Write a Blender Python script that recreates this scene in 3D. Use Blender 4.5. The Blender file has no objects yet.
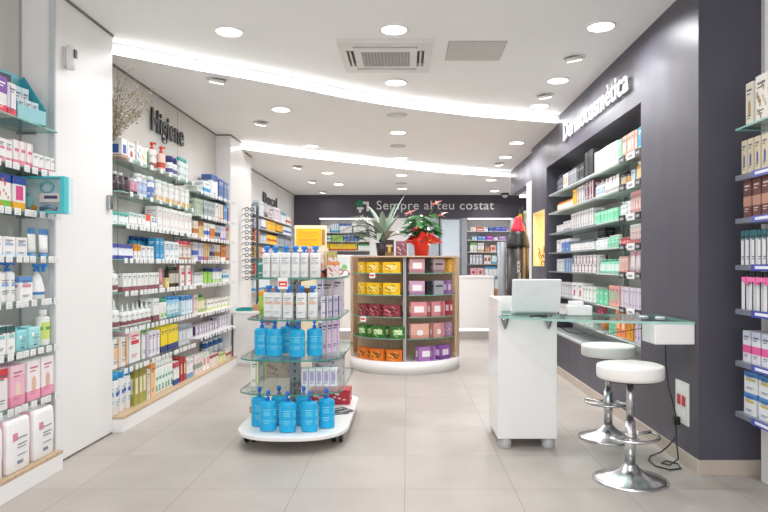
import bpy, math, random
from mathutils import Vector, Matrix
rnd = random.Random(7)
scn = bpy.context.scene
COL = scn.collection
F, VX, VY, CH = 628.0, 407.0, 265.0, 1.30

# ---------------- camera ----------------
cd = bpy.data.cameras.new('camera'); cam = bpy.data.objects.new('camera', cd); COL.objects.link(cam)
cam.location = (0, 0, CH); cam.rotation_euler = (math.pi/2, 0, 0)
cd.sensor_width = 36; cd.lens = 36*F/768; cd.shift_x = -(VX-384)/768; cd.shift_y = (VY-256)/768
cd.clip_start = .05; cd.clip_end = 60
scn.camera = cam
# ---------------- world, exposure ----------------
w = bpy.data.worlds.new('daylight'); scn.world = w; w.use_nodes = True
bg = w.node_tree.nodes['Background']; bg.inputs[0].default_value = (.92, .96, 1, 1); bg.inputs[1].default_value = 1.5
scn.view_settings.view_transform = 'Standard'; scn.view_settings.look = 'None'
scn.view_settings.exposure = -0.84
scn.cycles.transparent_max_bounces = 32; scn.view_settings.gamma = 1; scn.view_settings.use_curve_mapping = False
DOWN_W, SPOT_W, LED_E, COVE_E, DISC_E, FILL_W = 24.0, 7.0, 22.0, .4, 14.0, 135.0
# area fill light added at an unseen, invented shop window behind the viewpoint
ld = bpy.data.lights.new('front_fill_light', 'AREA'); ld.shape = 'RECTANGLE'; ld.size = 4.2; ld.size_y = 2.5
ld.energy = FILL_W; ld.color = (.97, .98, 1)
lo = bpy.data.objects.new('front_fill_light', ld); COL.objects.link(lo)
lo.location = (0, -1.9, 1.5); lo.rotation_euler = (math.pi/2, 0, 0)

# ---------------- helpers ----------------
def lin(c): return c/12.92 if c <= .04045 else ((c+.055)/1.055)**2.4
def hexc(h): h = h.lstrip('#'); return tuple(lin(int(h[i:i+2], 16)/255) for i in (0, 2, 4)) + (1,)
MATS = {}
def new(name):
    m = bpy.data.materials.new(name); m.use_nodes = True; return m, m.node_tree, m.node_tree.nodes['Principled BSDF']
def mat(key):
    """'#rrggbb' paper, '#rrggbb:g' glossy plastic, '#rrggbb:m' metal, '#rrggbb:s' satin, '#rrggbb:w' wood, '#rrggbb:l' clear liquid/gel; or a registered name"""
    if key in MATS: return MATS[key]
    col, _, k = key.partition(':')
    m, nt, p = new({'': 'paper', 'g': 'plastic', 'm': 'metal', 's': 'satin', 'w': 'wood', 'l': 'gel'}[k]+'_'+col.strip('#'))
    c = hexc(col); p.inputs['Roughness'].default_value = {'': .55, 'g': .28, 'm': .22, 's': .42, 'w': .5, 'l': .12}[k]
    if k == 'm': p.inputs['Metallic'].default_value = 1
    n = nt.nodes.new('ShaderNodeTexNoise'); n.inputs['Scale'].default_value = 9 if k != 'w' else 5
    tc = nt.nodes.new('ShaderNodeTexCoord')
    if k == 'w':
        mp = nt.nodes.new('ShaderNodeMapping'); mp.inputs['Scale'].default_value = (12, 12, 1.2)
        nt.links.new(tc.outputs['Object'], mp.inputs[0]); nt.links.new(mp.outputs[0], n.inputs[0]); n.inputs['Detail'].default_value = 5
    else: nt.links.new(tc.outputs['Object'], n.inputs[0])
    r = nt.nodes.new('ShaderNodeValToRGB'); a = .14 if k == 'w' else .03
    r.color_ramp.elements[0].position = .3; r.color_ramp.elements[1].position = .7
    r.color_ramp.elements[0].color = tuple(x*(1-a) for x in c[:3])+(1,); r.color_ramp.elements[1].color = tuple(min(1, x*(1+a)) for x in c[:3])+(1,)
    nt.links.new(n.outputs[0], r.inputs[0]); nt.links.new(r.outputs[0], p.inputs['Base Color'])
    if k == 'l':
        p.inputs['Transmission Weight'].default_value = .25; p.inputs['Subsurface Weight'].default_value = 0
    MATS[key] = m; return m
def reg(name, m): MATS[name] = m; m.name = name; return m
def emis(name, col, s):
    m, nt, p = new(name); p.inputs['Base Color'].default_value = hexc(col)
    p.inputs['Emission Color'].default_value = hexc(col); p.inputs['Emission Strength'].default_value = s; return reg(name, m)
def glassy(name, tint, gloss=.12, rough=.02):
    m = bpy.data.materials.new(name); m.use_nodes = True; nt = m.node_tree; nt.nodes.clear()
    o = nt.nodes.new('ShaderNodeOutputMaterial'); t = nt.nodes.new('ShaderNodeBsdfTransparent'); g = nt.nodes.new('ShaderNodeBsdfGlossy')
    t.inputs[0].default_value = hexc(tint); g.inputs['Roughness'].default_value = rough
    lw = nt.nodes.new('ShaderNodeLayerWeight'); pw = nt.nodes.new('ShaderNodeMath'); pw.operation = 'POWER'; pw.inputs[1].default_value = 4
    nt.links.new(lw.outputs['Facing'], pw.inputs[0]); lw.inputs[0].default_value = .5
    f = nt.nodes.new('ShaderNodeMath'); f.operation = 'MULTIPLY_ADD'; f.inputs[1].default_value = .6; f.inputs[2].default_value = .03; nt.links.new(pw.outputs[0], f.inputs[0])
    n = nt.nodes.new('ShaderNodeTexNoise'); n.inputs['Scale'].default_value = 3
    mm = nt.nodes.new('ShaderNodeMath'); mm.operation = 'MULTIPLY_ADD'; mm.inputs[1].default_value = .02; nt.links.new(n.outputs[0], mm.inputs[0]); nt.links.new(f.outputs[0], mm.inputs[2])
    mx = nt.nodes.new('ShaderNodeMixShader'); nt.links.new(mm.outputs[0], mx.inputs[0]); nt.links.new(t.outputs[0], mx.inputs[1]); nt.links.new(g.outputs[0], mx.inputs[2])
    nt.links.new(mx.outputs[0], o.inputs[0]); return reg(name, m)

class MB:
    def __init__(s): s.v = []; s.f = []; s.m = []; s.sm = []
    def face(s, idx, m, sm=False): s.f.append(tuple(idx)); s.m.append(m); s.sm.append(sm)
    def add(s, pts):
        b = len(s.v); s.v += [tuple(p) for p in pts]; return b
    def quad(s, a, b, c, d, m, sm=False): i = s.add((a, b, c, d)); s.face((i, i+1, i+2, i+3), m, sm)
    def box(s, x0, x1, y0, y1, z0, z1, m, edge=None):
        i = s.add([(x0,y0,z0),(x1,y0,z0),(x1,y1,z0),(x0,y1,z0),(x0,y0,z1),(x1,y0,z1),(x1,y1,z1),(x0,y1,z1)])
        e = edge or m
        for q, mm in (((3,2,1,0), m), ((4,5,6,7), m), ((0,1,5,4), e), ((1,2,6,5), e), ((2,3,7,6), e), ((3,0,4,7), e)): s.face([i+k for k in q], mm)
        return s
    def prism(s, pts, z0, z1, m, edge=None, sm=False):
        n = len(pts); i = s.add([(x, y, z0) for x, y in pts]+[(x, y, z1) for x, y in pts])
        s.face([i+n-1-k for k in range(n)], m); s.face([i+n+k for k in range(n)], m)
        for k in range(n): j = (k+1) % n; s.face((i+k, i+j, i+n+j, i+n+k), edge or m, sm)
        return s
    def lathe(s, prof, m=None, seg=20, rx=1, ry=1, c=(0, 0, 0), cap=True):
        """prof: (r, z[, material of the band above])"""
        rings = []
        for q in prof:
            r, z = q[0], q[1]
            rings.append(s.add([(c[0]+r*rx*math.cos(2*math.pi*k/seg), c[1]+r*ry*math.sin(2*math.pi*k/seg), c[2]+z) for k in range(seg)]))
        for j in range(len(prof)-1):
            mm = prof[j][2] if len(prof[j]) > 2 else m
            for k in range(seg):
                l = (k+1) % seg; s.face((rings[j]+k, rings[j]+l, rings[j+1]+l, rings[j+1]+k), mm, True)
        if cap:
            m0 = prof[0][2] if len(prof[0]) > 2 else m; m1 = prof[-2][2] if len(prof[-2]) > 2 else m
            s.face([rings[0]+seg-1-k for k in range(seg)], m0); s.face([rings[-1]+k for k in range(seg)], m1)
        return s
    def tube(s, pts, r, m, seg=8, closed=False):
        P = [Vector(p) for p in pts]; n = len(P); rings = []
        up = Vector((0, 0, 1))
        for i, p in enumerate(P):
            a = P[(i-1) % n] if (closed or i > 0) else p; b = P[(i+1) % n] if (closed or i < n-1) else p
            t = (b-a)
            if t.length < 1e-9: t = Vector((0, 0, 1))
            t.normalize(); u = t.cross(up)
            if u.length < .05: u = t.cross(Vector((1, 0, 0)))
            u.normalize(); w_ = t.cross(u); rr = r[i] if isinstance(r, (list, tuple)) else r
            rings.append(s.add([p+u*rr*math.cos(2*math.pi*k/seg)+w_*rr*math.sin(2*math.pi*k/seg) for k in range(seg)]))
        for j in range(n if closed else n-1):
            a, b = rings[j], rings[(j+1) % n]
            for k in range(seg): l = (k+1) % seg; s.face((a+k, b+k, b+l, a+l), m, True)
        if not closed:
            s.face([rings[0]+k for k in range(seg)], m); s.face([rings[-1]+seg-1-k for k in range(seg)], m)
        return s
    def mesh(s, name):
        me = bpy.data.meshes.new(name); me.from_pydata(s.v, [], s.f)
        ms = []
        for k in s.m:
            if k not in ms: ms.append(k)
        for k in ms: me.materials.append(mat(k))
        me.polygons.foreach_set('material_index', [ms.index(k) for k in s.m]); me.polygons.foreach_set('use_smooth', s.sm)
        me.update(); return me
    def build(s, name, parent=None, loc=(0, 0, 0), rz=0, bevel=0, sub=0):
        return place(name, s.mesh(name), parent, loc, rz, bevel, sub)
def place(name, me, parent=None, loc=(0, 0, 0), rz=0, bevel=0, sub=0):
    o = bpy.data.objects.new(name, me); COL.objects.link(o); o.location = loc; o.rotation_euler = (0, 0, rz)
    if parent: o.parent = parent
    if bevel:
        b = o.modifiers.new('edge', 'BEVEL'); b.width = bevel; b.segments = 2; b.limit_method = 'ANGLE'; b.harden_normals = False
    if sub:
        b = o.modifiers.new('smooth', 'SUBSURF'); b.levels = sub; b.render_levels = sub
    return o
USED = {}
def tag(o, label, cat, group=None):
    n = len(label.replace('-', ' ').split())
    if not 4 <= n <= 17: print('LABEL LEN', n, label)
    if label in USED and USED[label] != group: print('DUP LABEL', label)
    if label in USED and not group: print('DUP LABEL', label)
    USED[label] = group
    o['label'] = label; o['category'] = cat
    if group: o['group'] = group
    return o
def struct(o): o['kind'] = 'structure'; return o
def thing(name, label, cat, loc=(0, 0, 0), rz=0, group=None):
    o = bpy.data.objects.new(name, None); COL.objects.link(o); o.location = loc; o.rotation_euler = (0, 0, rz); o.empty_display_size = .1
    return tag(o, label, cat, group)
def bx(name, x0, x1, y0, y1, z0, z1, m, parent=None, bevel=0, edge=None):
    """box with its origin at the middle of its base"""
    cx, cy = (x0+x1)/2, (y0+y1)/2
    return MB().box(x0-cx, x1-cx, y0-cy, y1-cy, 0, z1-z0, m, edge).build(name, parent, (cx, cy, z0), 0, bevel)
ORD = ['first','second','third','fourth','fifth','sixth','seventh','eighth','ninth','tenth','eleventh','twelfth','thirteenth','fourteenth','fifteenth','sixteenth','seventeenth','eighteenth','nineteenth','twentieth','twenty-first','twenty-second','twenty-third','twenty-fourth']
def near(i, n):
    if n == 1: return ''
    if i == 0: return 'nearest '
    if i == n-1: return 'farthest '
    return ORD[i]+' nearest '
def fromleft(i, n):
    if n == 1: return ''
    if i == 0: return 'leftmost '
    if i == n-1: return 'rightmost '
    return ORD[i]+' from left '
def DX(x, X): return F*abs(X)/abs(x-VX)

# ---------------- surface materials ----------------
def wallmat(name, col, rough, noise=.04, scale=2.0, bump=0.0, spec=.5, stretch=(1, 1, 1)):
    m, nt, p = new(name); c = hexc(col); p.inputs['Roughness'].default_value = rough; p.inputs['Specular IOR Level'].default_value = spec
    tc = nt.nodes.new('ShaderNodeTexCoord'); mp = nt.nodes.new('ShaderNodeMapping'); mp.inputs['Scale'].default_value = stretch
    n = nt.nodes.new('ShaderNodeTexNoise'); n.inputs['Scale'].default_value = scale; n.inputs['Detail'].default_value = 5
    nt.links.new(tc.outputs['Object'], mp.inputs[0]); nt.links.new(mp.outputs[0], n.inputs[0])
    r = nt.nodes.new('ShaderNodeValToRGB'); r.color_ramp.elements[0].position = .3; r.color_ramp.elements[1].position = .7
    r.color_ramp.elements[0].color = tuple(x*(1-noise) for x in c[:3])+(1,); r.color_ramp.elements[1].color = tuple(min(1, x*(1+noise)) for x in c[:3])+(1,)
    nt.links.new(n.outputs[0], r.inputs[0]); nt.links.new(r.outputs[0], p.inputs['Base Color'])
    if bump:
        b = nt.nodes.new('ShaderNodeBump'); b.inputs['Strength'].default_value = bump; b.inputs['Distance'].default_value = .01
        nt.links.new(n.outputs[0], b.inputs['Height']); nt.links.new(b.outputs[0], p.inputs['Normal'])
    return reg(name, m)
wallmat('ceiling_paint', '#f7f6f5', .8, .01)
wallmat('white_panel', '#efeeed', .3, .015, 1.5)
wallmat('white_wall', '#e6e4e2', .5, .015)
wallmat('shelf_back', '#cfccc7', .5, .02)
wallmat('dark_wall', '#4d4b57', .30, .07, 1.3, 0, .5, (1, 1, .6))
_m = MATS['dark_wall']; _nt = _m.node_tree; _p = _nt.nodes['Principled BSDF']
_tc = _nt.nodes.new('ShaderNodeTexCoord'); _mp = _nt.nodes.new('ShaderNodeMapping'); _mp.inputs['Scale'].default_value = (1.6, 1.6, .7)
_n = _nt.nodes.new('ShaderNodeTexNoise'); _n.inputs['Scale'].default_value = 1.6; _n.inputs['Detail'].default_value = 6
_mr = _nt.nodes.new('ShaderNodeMapRange'); _mr.inputs['From Min'].default_value = .3; _mr.inputs['From Max'].default_value = .7; _mr.inputs['To Min'].default_value = .36; _mr.inputs['To Max'].default_value = .50
_nt.links.new(_tc.outputs['Object'], _mp.inputs[0]); _nt.links.new(_mp.outputs[0], _n.inputs[0]); _nt.links.new(_n.outputs[0], _mr.inputs['Value']); _nt.links.new(_mr.outputs[0], _p.inputs['Roughness'])
# lightly frosted glass
_m, _nt, _p = new('frosted_glass'); _o = [n for n in _nt.nodes if n.type == 'OUTPUT_MATERIAL'][0]
_p.inputs['Base Color'].default_value = hexc('#e6f0eb'); _p.inputs['Roughness'].default_value = .15
_t = _nt.nodes.new('ShaderNodeBsdfTransparent'); _t.inputs[0].default_value = hexc('#f6faf8'); _x = _nt.nodes.new('ShaderNodeMixShader'); _tl = _nt.nodes.new('ShaderNodeBsdfTranslucent'); _tl.inputs[0].default_value = hexc('#e9f3ee'); _y = _nt.nodes.new('ShaderNodeMixShader'); _y.inputs[0].default_value = .5
_ns = _nt.nodes.new('ShaderNodeTexNoise'); _ns.inputs['Scale'].default_value = 4; _ma = _nt.nodes.new('ShaderNodeMath'); _ma.operation = 'MULTIPLY_ADD'; _ma.inputs[1].default_value = .08; _ma.inputs[2].default_value = .40; _nt.links.new(_ns.outputs[0], _ma.inputs[0]); _nt.links.new(_ma.outputs[0], _x.inputs[0])
_nt.links.new(_p.outputs[0], _y.inputs[1]); _nt.links.new(_tl.outputs[0], _y.inputs[2]); _nt.links.new(_t.outputs[0], _x.inputs[1]); _nt.links.new(_y.outputs[0], _x.inputs[2]); _nt.links.new(_x.outputs[0], _o.inputs[0]); reg('frosted_glass', _m)
wallmat('dark_header', '#46424d', .45, .05)
wallmat('niche_back', '#cfd3d0', .3, .03)
wallmat('niche_dark', '#3c3d48', .35, .05)
wallmat('white_lacquer', '#f0efee', .25, .008)
wallmat('skirting_tile', '#c3b6a9', .5, .05, 6)
glassy('shelf_glass', '#f1f8f6')
glassy('counter_glass', '#dceee9')
glassy('clear_glass', '#f4f8f8')
glassy('clear_plastic', '#fafafa', rough=.1)
m, nt, p = new('floor_tile')
tc = nt.nodes.new('ShaderNodeTexCoord'); mp = nt.nodes.new('ShaderNodeMapping'); mp.inputs['Location'].default_value = (.013, -3.645+.635*10, 0)
bk = nt.nodes.new('ShaderNodeTexBrick'); bk.offset = 0; bk.squash = 1
for k, v in (('Scale', 1), ('Mortar Size', .0028), ('Mortar Smooth', .3), ('Brick Width', .635), ('Row Height', .635), ('Bias', 0)): bk.inputs[k].default_value = v
bk.inputs['Color1'].default_value = hexc('#bcb5af'); bk.inputs['Color2'].default_value = hexc('#b4ada7'); bk.inputs['Mortar'].default_value = hexc('#958d86')
nt.links.new(tc.outputs['Object'], mp.inputs[0]); nt.links.new(mp.outputs[0], bk.inputs[0])
n1 = nt.nodes.new('ShaderNodeTexNoise'); n1.inputs['Scale'].default_value = 1.6; n1.inputs['Detail'].default_value = 7; n1.inputs['Roughness'].default_value = .65
nt.links.new(tc.outputs['Object'], n1.inputs[0])
rp = nt.nodes.new('ShaderNodeValToRGB'); rp.color_ramp.elements[0].position = .3; rp.color_ramp.elements[1].position = .7
rp.color_ramp.elements[0].color = (.84, .825, .81, 1); rp.color_ramp.elements[1].color = (1, 1, 1, 1); nt.links.new(n1.outputs[0], rp.inputs[0])
mx = nt.nodes.new('ShaderNodeMix'); mx.data_type = 'RGBA'; mx.blend_type = 'MULTIPLY'; mx.inputs[0].default_value = 1
nt.links.new(bk.outputs[0], mx.inputs[6]); nt.links.new(rp.outputs[0], mx.inputs[7]); nt.links.new(mx.outputs[2], p.inputs['Base Color'])
p.inputs['Roughness'].default_value = .38; p.inputs['Specular IOR Level'].default_value = .35
reg('floor_tile', m)
emis('led', '#ffffff', LED_E); emis('cove_face', '#ffffff', COVE_E); emis('lamp_disc', '#fff6ea', DISC_E); emis('niche_glow', '#ffe2ac', 5.0); emis('plinth_led', '#ffffff', 2.2); emis('screen_glow', '#dfe8ea', .8); emis('shelf_led', '#ffffff', 5)
emis('banner_glow', '#ffc81e', .35)

# ---------------- room ----------------
Z1, Z2, Z3 = 3.08, 2.985, 2.89
DB = 14.26
XH, XP, X3, XR = -2.467, -2.28, -2.565, 1.81
def curve(pix, z): 
    out = []
    for x, y in pix:
        D = F*(z-CH)/(VY-y); out.append(((x-VX)/F*D, D))
    return out
C1 = curve([(112,54),(149,61),(190,69),(240,77.5),(300,88.6),(343,97.6),(386,105),(429,111),(472,116),(520,120),(558,123)], Z2)
C2 = curve([(238,148.5),(270,153),(300,157),(340,161.5),(397,168),(441,172.5),(486,175.5),(512,177)], Z3)
def ext(C, a, b): return [(a, C[0][1]-(C[0][0]-a)*(C[1][1]-C[0][1])/(C[1][0]-C[0][0]))]+C+[(b, C[-1][1]+.06)]
E1 = ext(C1, -2.95, 3.1); E2 = ext(C2, -2.95, 3.1)
struct(MB().box(-3.0, 3.1, -2.0, 14.7, -.1, 0, 'floor_tile').build('floor'))
struct(MB().prism([(-2.95, -2), (3.1, -2)]+[(x, y) for x, y in reversed(E1)], Z1, Z1+.15, 'ceiling_paint').build('ceiling'))
struct(MB().prism(E1+E2[::-1], Z2, Z1+.15, 'ceiling_paint').build('ceiling'))
struct(MB().prism(E2+[(3.1, 14.7), (-2.95, 14.7)], Z3, Z1+.15, 'ceiling_paint').build('ceiling'))
def led(C, z0, z1, label):
    t = thing('cove_light', label, 'light')
    B = [(x-.001, y-.012) for x, y in C]; B2 = [(x-.002, y-.026) for x, y in C]
    MB().prism(C+B[::-1], z0+.022, z1, 'cove_face').build('diffuser', t)
    MB().prism(C+B2[::-1], z0, z0+.022, 'led').build('led_strip', t)
led(C1, Z2+.006, Z1-.012, 'curved white LED cove strip sweeping above the air conditioner end of ceiling')
led(C2, Z3+.006, Z2-.012, 'curved white LED cove strip farther back, crossing above the round display')

def slab(name, x0, x1, y0, y1, z0, z1, m): return struct(bx(name, x0, x1, y0, y1, z0, z1, m))
# left side
slab('wall_left', -2.62, -2.50, -2.0, 4.07, 0, Z1, 'shelf_back')
slab('wall_left', -2.62, XP, 4.07, 4.86, 0, Z1, 'white_panel')
slab('wall_left', -2.62, XH, 4.86, 8.11, 0, Z1, 'shelf_back')
slab('wall_left', -2.72, XP, 8.11, 9.20, 0, Z1, 'white_panel')
slab('wall_left', -2.72, X3, 9.20, DB, 0, Z2, 'white_wall')
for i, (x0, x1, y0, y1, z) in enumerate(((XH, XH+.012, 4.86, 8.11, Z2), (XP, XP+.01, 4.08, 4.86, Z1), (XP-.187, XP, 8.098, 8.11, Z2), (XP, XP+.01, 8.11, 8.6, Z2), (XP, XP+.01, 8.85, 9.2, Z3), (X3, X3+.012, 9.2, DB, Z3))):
    slab('trim_%d' % (i+1), x0, x1, y0, y1, z-.016, z, '#6e6a66:s')      # solid dark strips painted in for the shadow gap under the ceiling
slab('trim_7', XP-.03, XP+.006, 4.052, 4.07, .0, Z1, '#c9ccce:s')       # aluminium edge channel
slab('trim_8', -2.512, -2.497, 4.045, 4.07, 0, Z1, '#a9a9a7:s')
for i, y in enumerate((5.35, 6.75)): slab('trim_%d' % (9+i), XH, XH+.002, y, y+.006, .1, Z2-.02, '#9c9893:s')
slab('baseboard_left', XP, XP+.004, 4.07, 4.85, 0, .012, '#6f6a65:s')
# right side
slab('wall_right', XR, 2.2, 3.90, 4.86, 0, Z1, 'dark_wall')
slab('wall_right', 2.2, 2.5, 3.86, 4.86, 0, Z1, 'white_panel')
slab('wall_right', 2.44, 2.56, -2.0, 3.86, 0, Z1, 'white_wall')
slab('wall_right', XR, 2.25, 4.86, 8.15, 0, .47, 'dark_wall')
slab('wall_right', XR, 2.25, 4.86, 8.15, 2.56, Z1, 'dark_wall')
slab('wall_right', 2.15, 2.25, 4.86, 6.08, .47, 2.56, 'niche_back')
slab('wall_right', 2.15, 2.25, 6.08, 8.15, .47, 2.56, 'niche_back')
slab('wall_right', XR, 2.25, 8.15, 8.26, 0, Z1, 'dark_wall')
slab('wall_right', XR, 2.25, 8.26, 9.02, 0, 1.28, 'dark_wall')
slab('wall_right', XR, 2.25, 8.26, 9.02, 2.04, Z1, 'dark_wall')
slab('wall_right', XR, 2.25, 9.02, 9.12, 0, Z1, 'dark_wall')
slab('wall_right', 1.87, 2.0, 9.12, 11.3, 2.55, Z2, 'dark_wall')
slab('wall_right', 2.0, 2.9, 9.12, 11.3, 2.55, 2.62, 'white_wall')
slab('wall_right', 2.25, 2.37, 9.0, 9.12, 0, Z1, 'dark_wall')
slab('wall_right', 2.9, 3.0, 9.0, 14.6, 0, Z1, 'white_wall')
slab('wall_right', 2.37, 3.0, 8.95, 9.0, 0, Z1, 'white_wall')
slab('trim_11', 1.83, 1.90, 9.13, 9.62, 0, 2.545, 'white_lacquer')
slab('baseboard_right', XR-.014, XR, 3.888, 9.12, 0, .09, 'skirting_tile')
slab('baseboard_right', XR, 2.19, 3.888, 3.90, 0, .09, 'skirting_tile')
# front of the shop, behind the viewpoint: unseen, opening added for fill
slab('wall_front', -3.0, -2.1, -2.1, -2.0, 0, Z1, 'white_wall'); slab('wall_front', 2.1, 3.0, -2.1, -2.0, 0, Z1, 'white_wall')
slab('wall_front', -2.1, 2.1, -2.1, -2.0, 2.75, Z1, 'white_wall'); slab('wall_front', -2.1, 2.1, -2.1, -2.0, 0, .25, 'white_wall')
# back wall
slab('wall_back', -2.75, 3.0, 14.55, 14.65, 0, Z2, 'white_wall')
slab('wall_back', -2.72, 3.0, DB, 14.55, 2.367, Z3, 'dark_header')
slab('wall_back', -2.72, -2.0, DB-.02, 14.55, 0, 2.367, 'dark_header')
slab('wall_back', -.85, .03, DB, 14.55, 0, 2.367, 'white_wall')
slab('wall_back', .03, .72, DB+.0, DB+.05, 0, 2.367, '#b3bcc6:s')
slab('wall_back', 1.24, 1.36, DB-.02, 14.55, 0, 2.367, '#9da2a8:s')
slab('wall_back', 2.36, 2.42, DB, 14.55, 0, 2.367, 'white_wall')
dr = struct(bx('door_1', .75, 1.24, DB+.06, DB+.10, 0, 2.36, '#b7c3d2:s'))
for (a, b, c, d_, mm) in ((.75, .79, 0, 2.36, '#8d9298:m'), (1.2, 1.24, 0, 2.36, '#8d9298:m'), (.79, 1.2, 1.42, 1.47, '#a9b0b8:m'), (.79, 1.2, 0, .1, '#8d9298:m')):
    bx('door_frame', a-.995, b-.995, -.035, -.01, c, d_, mm, dr)
bx('door_pane', -.205, .205, -.03, -.022, 1.47, 2.32, '#dbe7f2:g', dr)
bx('door_pane', -.205, .205, -.03, -.022, .1, 1.42, '#c3ccd4:g', dr)
bx('door_handle', .12, .14, -.08, -.03, 1.0, 1.3, '#c9c9c9:m', dr)
bx('shelf_light', -1.98, -.85, DB-.03, DB+.0, 2.335, 2.36, 'shelf_led'); o = bpy.data.objects['shelf_light']; tag(o, 'thin lit LED line over the back shelves at the sign logo', 'light')
o = bx('shelf_light', 1.38, 2.36, DB-.03, DB, 2.335, 2.36, 'shelf_led'); tag(o, 'thin lit LED line over the back shelves near the lipstick display', 'light')
o = bx('shelf_light', 2.02, 2.88, 11.24, 11.28, 2.51, 2.545, 'shelf_led'); tag(o, 'white LED line at the end of the side opening soffit', 'light')
# warm lit niche in the dark wall
o = thing('display_niche', 'warm back-lit wall niche panel above the lipstick display', 'light', (1.99, 8.64, 1.28))
bx('glow_panel', -.01, .01, -.38, .38, 0, .76, 'niche_glow', o)
for a, b, c, d_ in ((-.38, .38, 0, .012), (-.38, .38, .748, .76)): bx('niche_frame', -.18, -.01, a, b, c, d_, '#d8c9a2:s', o)
bx('niche_frame', -.18, -.01, -.38, -.368, .012, .748, '#d8c9a2:s', o); bx('niche_frame', -.18, -.01, .368, .38, .012, .748, '#d8c9a2:s', o)
# ---------------- ceiling fittings ----------------
def downlight(x, y, z, label, kind='down'):
    D = F*(z-CH)/(VY-y); X = (x-VX)/F*D
    if kind == 'down':
        t = thing('downlight', label, 'ceiling light', (X, D, z), 0, 'recessed ceiling downlights')
        MB().lathe([(.112, -.0), (.112, -.008), (.096, -.012), (.094, -.004)], '#f2f0ee:g', 28, cap=False).build('trim_ring', t)
        MB().lathe([(.094, -.009), (.094, -.005)], 'lamp_disc', 28).build('diffuser', t)
        l = bpy.data.lights.new('downlight_lamp', 'AREA'); l.shape = 'DISK'; l.size = .18; l.energy = DOWN_W; l.color = (.985, .985, 1); lz = -.02; l.spread = math.radians(160)
    elif kind == 'spot':
        t = thing('spotlight', label, 'ceiling light', (X, D, z), 0, 'small tilting ceiling spotlights')
        MB().lathe([(.095, 0), (.095, -.008), (.078, -.012), (.074, -.004)], '#d9d7d4:g', 24, cap=False).build('trim_ring', t)
        hd = MB().lathe([(.07, 0), (.072, -.024), (.062, -.032)], '#e4e2df:g', 20).build('lamp_head', t); hd.rotation_euler = (.25, .2 if X < 0 else -.2, 0)
        MB().lathe([(.06, -.037), (.06, -.032)], 'lamp_disc', 20).build('lens', hd)
        l = bpy.data.lights.new('spotlight_lamp', 'AREA'); l.shape = 'DISK'; l.size = .08; l.energy = SPOT_W; l.color = (.985, .985, 1); lz = -.07
    else:
        t = thing('ceiling_speaker', label, 'ceiling speaker', (X, D, z), 0)
        MB().lathe([(.11, 0), (.108, -.012), (.06, -.016)], '#cfccc9:s', 24).build('grille', t); MB().lathe([(.118, 0), (.118, -.005), (.11, -.008)], '#dcdad7:g', 24, cap=False).build('rim', t); return
    lo = bpy.data.objects.new(l.name, l); COL.objects.link(lo); lo.location = (0, 0, lz); lo.parent = t
downlight(229, 31, Z1, 'round downlight nearest the white wall panel'); downlight(394, 29, Z1, 'round downlight just before the air conditioner')
downlight(601, 26, Z1, 'large round downlight closest to the upper dark wall'); downlight(396, 82, Z1, 'round downlight just beyond the air conditioner')
downlight(558, 80, Z1, 'round downlight before the wall sign end of cove strip'); downlight(539.6, 105.5, Z1, 'round downlight touching the right end of first cove strip')
downlight(281, 109, Z2, 'round downlight beyond first cove strip on the hygiene side'); downlight(310.8, 145.6, Z2, 'round downlight just before second cove strip on hygiene side')
downlight(398, 132, Z2, 'round downlight in the middle between both cove strips'); downlight(400.6, 157.6, Z2, 'middle round downlight just before second cove strip')
downlight(516.6, 142.5, Z2, 'round downlight between cove strips near the cosmetics wall'); downlight(505.5, 156.7, Z2, 'farther round downlight between cove strips near cosmetics wall')
downlight(327.6, 172.6, Z3, 'round downlight just beyond second cove strip on yellow shelf side'); downlight(338.6, 184, Z3, 'far round downlight over the yellow product shelves')
downlight(401.5, 174.8, Z3, 'middle round downlight just beyond the second cove strip'); downlight(402.4, 188.5, Z3, 'round downlight directly above the lettered dark header')
downlight(491, 179.7, Z3, 'round downlight beyond second cove strip toward the side opening'); downlight(494.5, 190.8, Z3, 'farthest round downlight beside the black dome camera')
downlight(217, 79, Z2, 'small tilting spotlight just past the first cove strip on hygiene side', 'spot'); downlight(574, 57, Z1, 'small tilting spotlight near the upper dark wall', 'spot')
downlight(545, 94.7, Z1, 'small tilting spotlight beside the first cove strip right end', 'spot'); downlight(260.7, 122, Z2, 'small spotlight between cove strips on the hygiene side', 'spot')
downlight(499, 163, Z2, 'small spotlight just before the right end of second cove', 'spot'); downlight(297.5, 166, Z3, 'small spotlight just beyond second cove on yellow shelf side', 'spot')
downlight(312, 180.5, Z3, 'small spotlight over the yellow product shelves', 'spot'); downlight(323, 191.2, Z3, 'small spotlight in the far corner over dark header', 'spot')
downlight(397, 114.6, Z2, 'grey round ceiling speaker just beyond first cove strip', 'speaker'); downlight(398, 145.6, Z2, 'grey round ceiling speaker between the middle downlights', 'speaker')
downlight(401.5, 183, Z3, 'grey round ceiling speaker near the lettered header', 'speaker')
for x, sy in ((.85, 2.6), (-1.0, 2.6), (.85, .5), (-1.0, .5)):
    t = thing('downlight', 'downlight overhead at %s, %s' % ('cosmetics side' if x > 0 else 'baby care side', 'near the entrance' if sy < 1 else 'just above the viewpoint'), 'ceiling light', (x, sy, Z1), 0, 'recessed ceiling downlights')
    MB().lathe([(.112, 0), (.112, -.008), (.096, -.012), (.094, -.004)], '#f2f0ee:g', 28, cap=False).build('trim_ring', t); MB().lathe([(.094, -.009), (.094, -.005)], 'lamp_disc', 28).build('diffuser', t)
    l = bpy.data.lights.new('downlight_lamp', 'AREA'); l.shape = 'DISK'; l.size = .18; l.energy = DOWN_W; l.color = (.985, .985, 1); l.spread = math.radians(160)
    lo = bpy.data.objects.new(l.name, l); COL.objects.link(lo); lo.location = (0, 0, -.02); lo.parent = t
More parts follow.
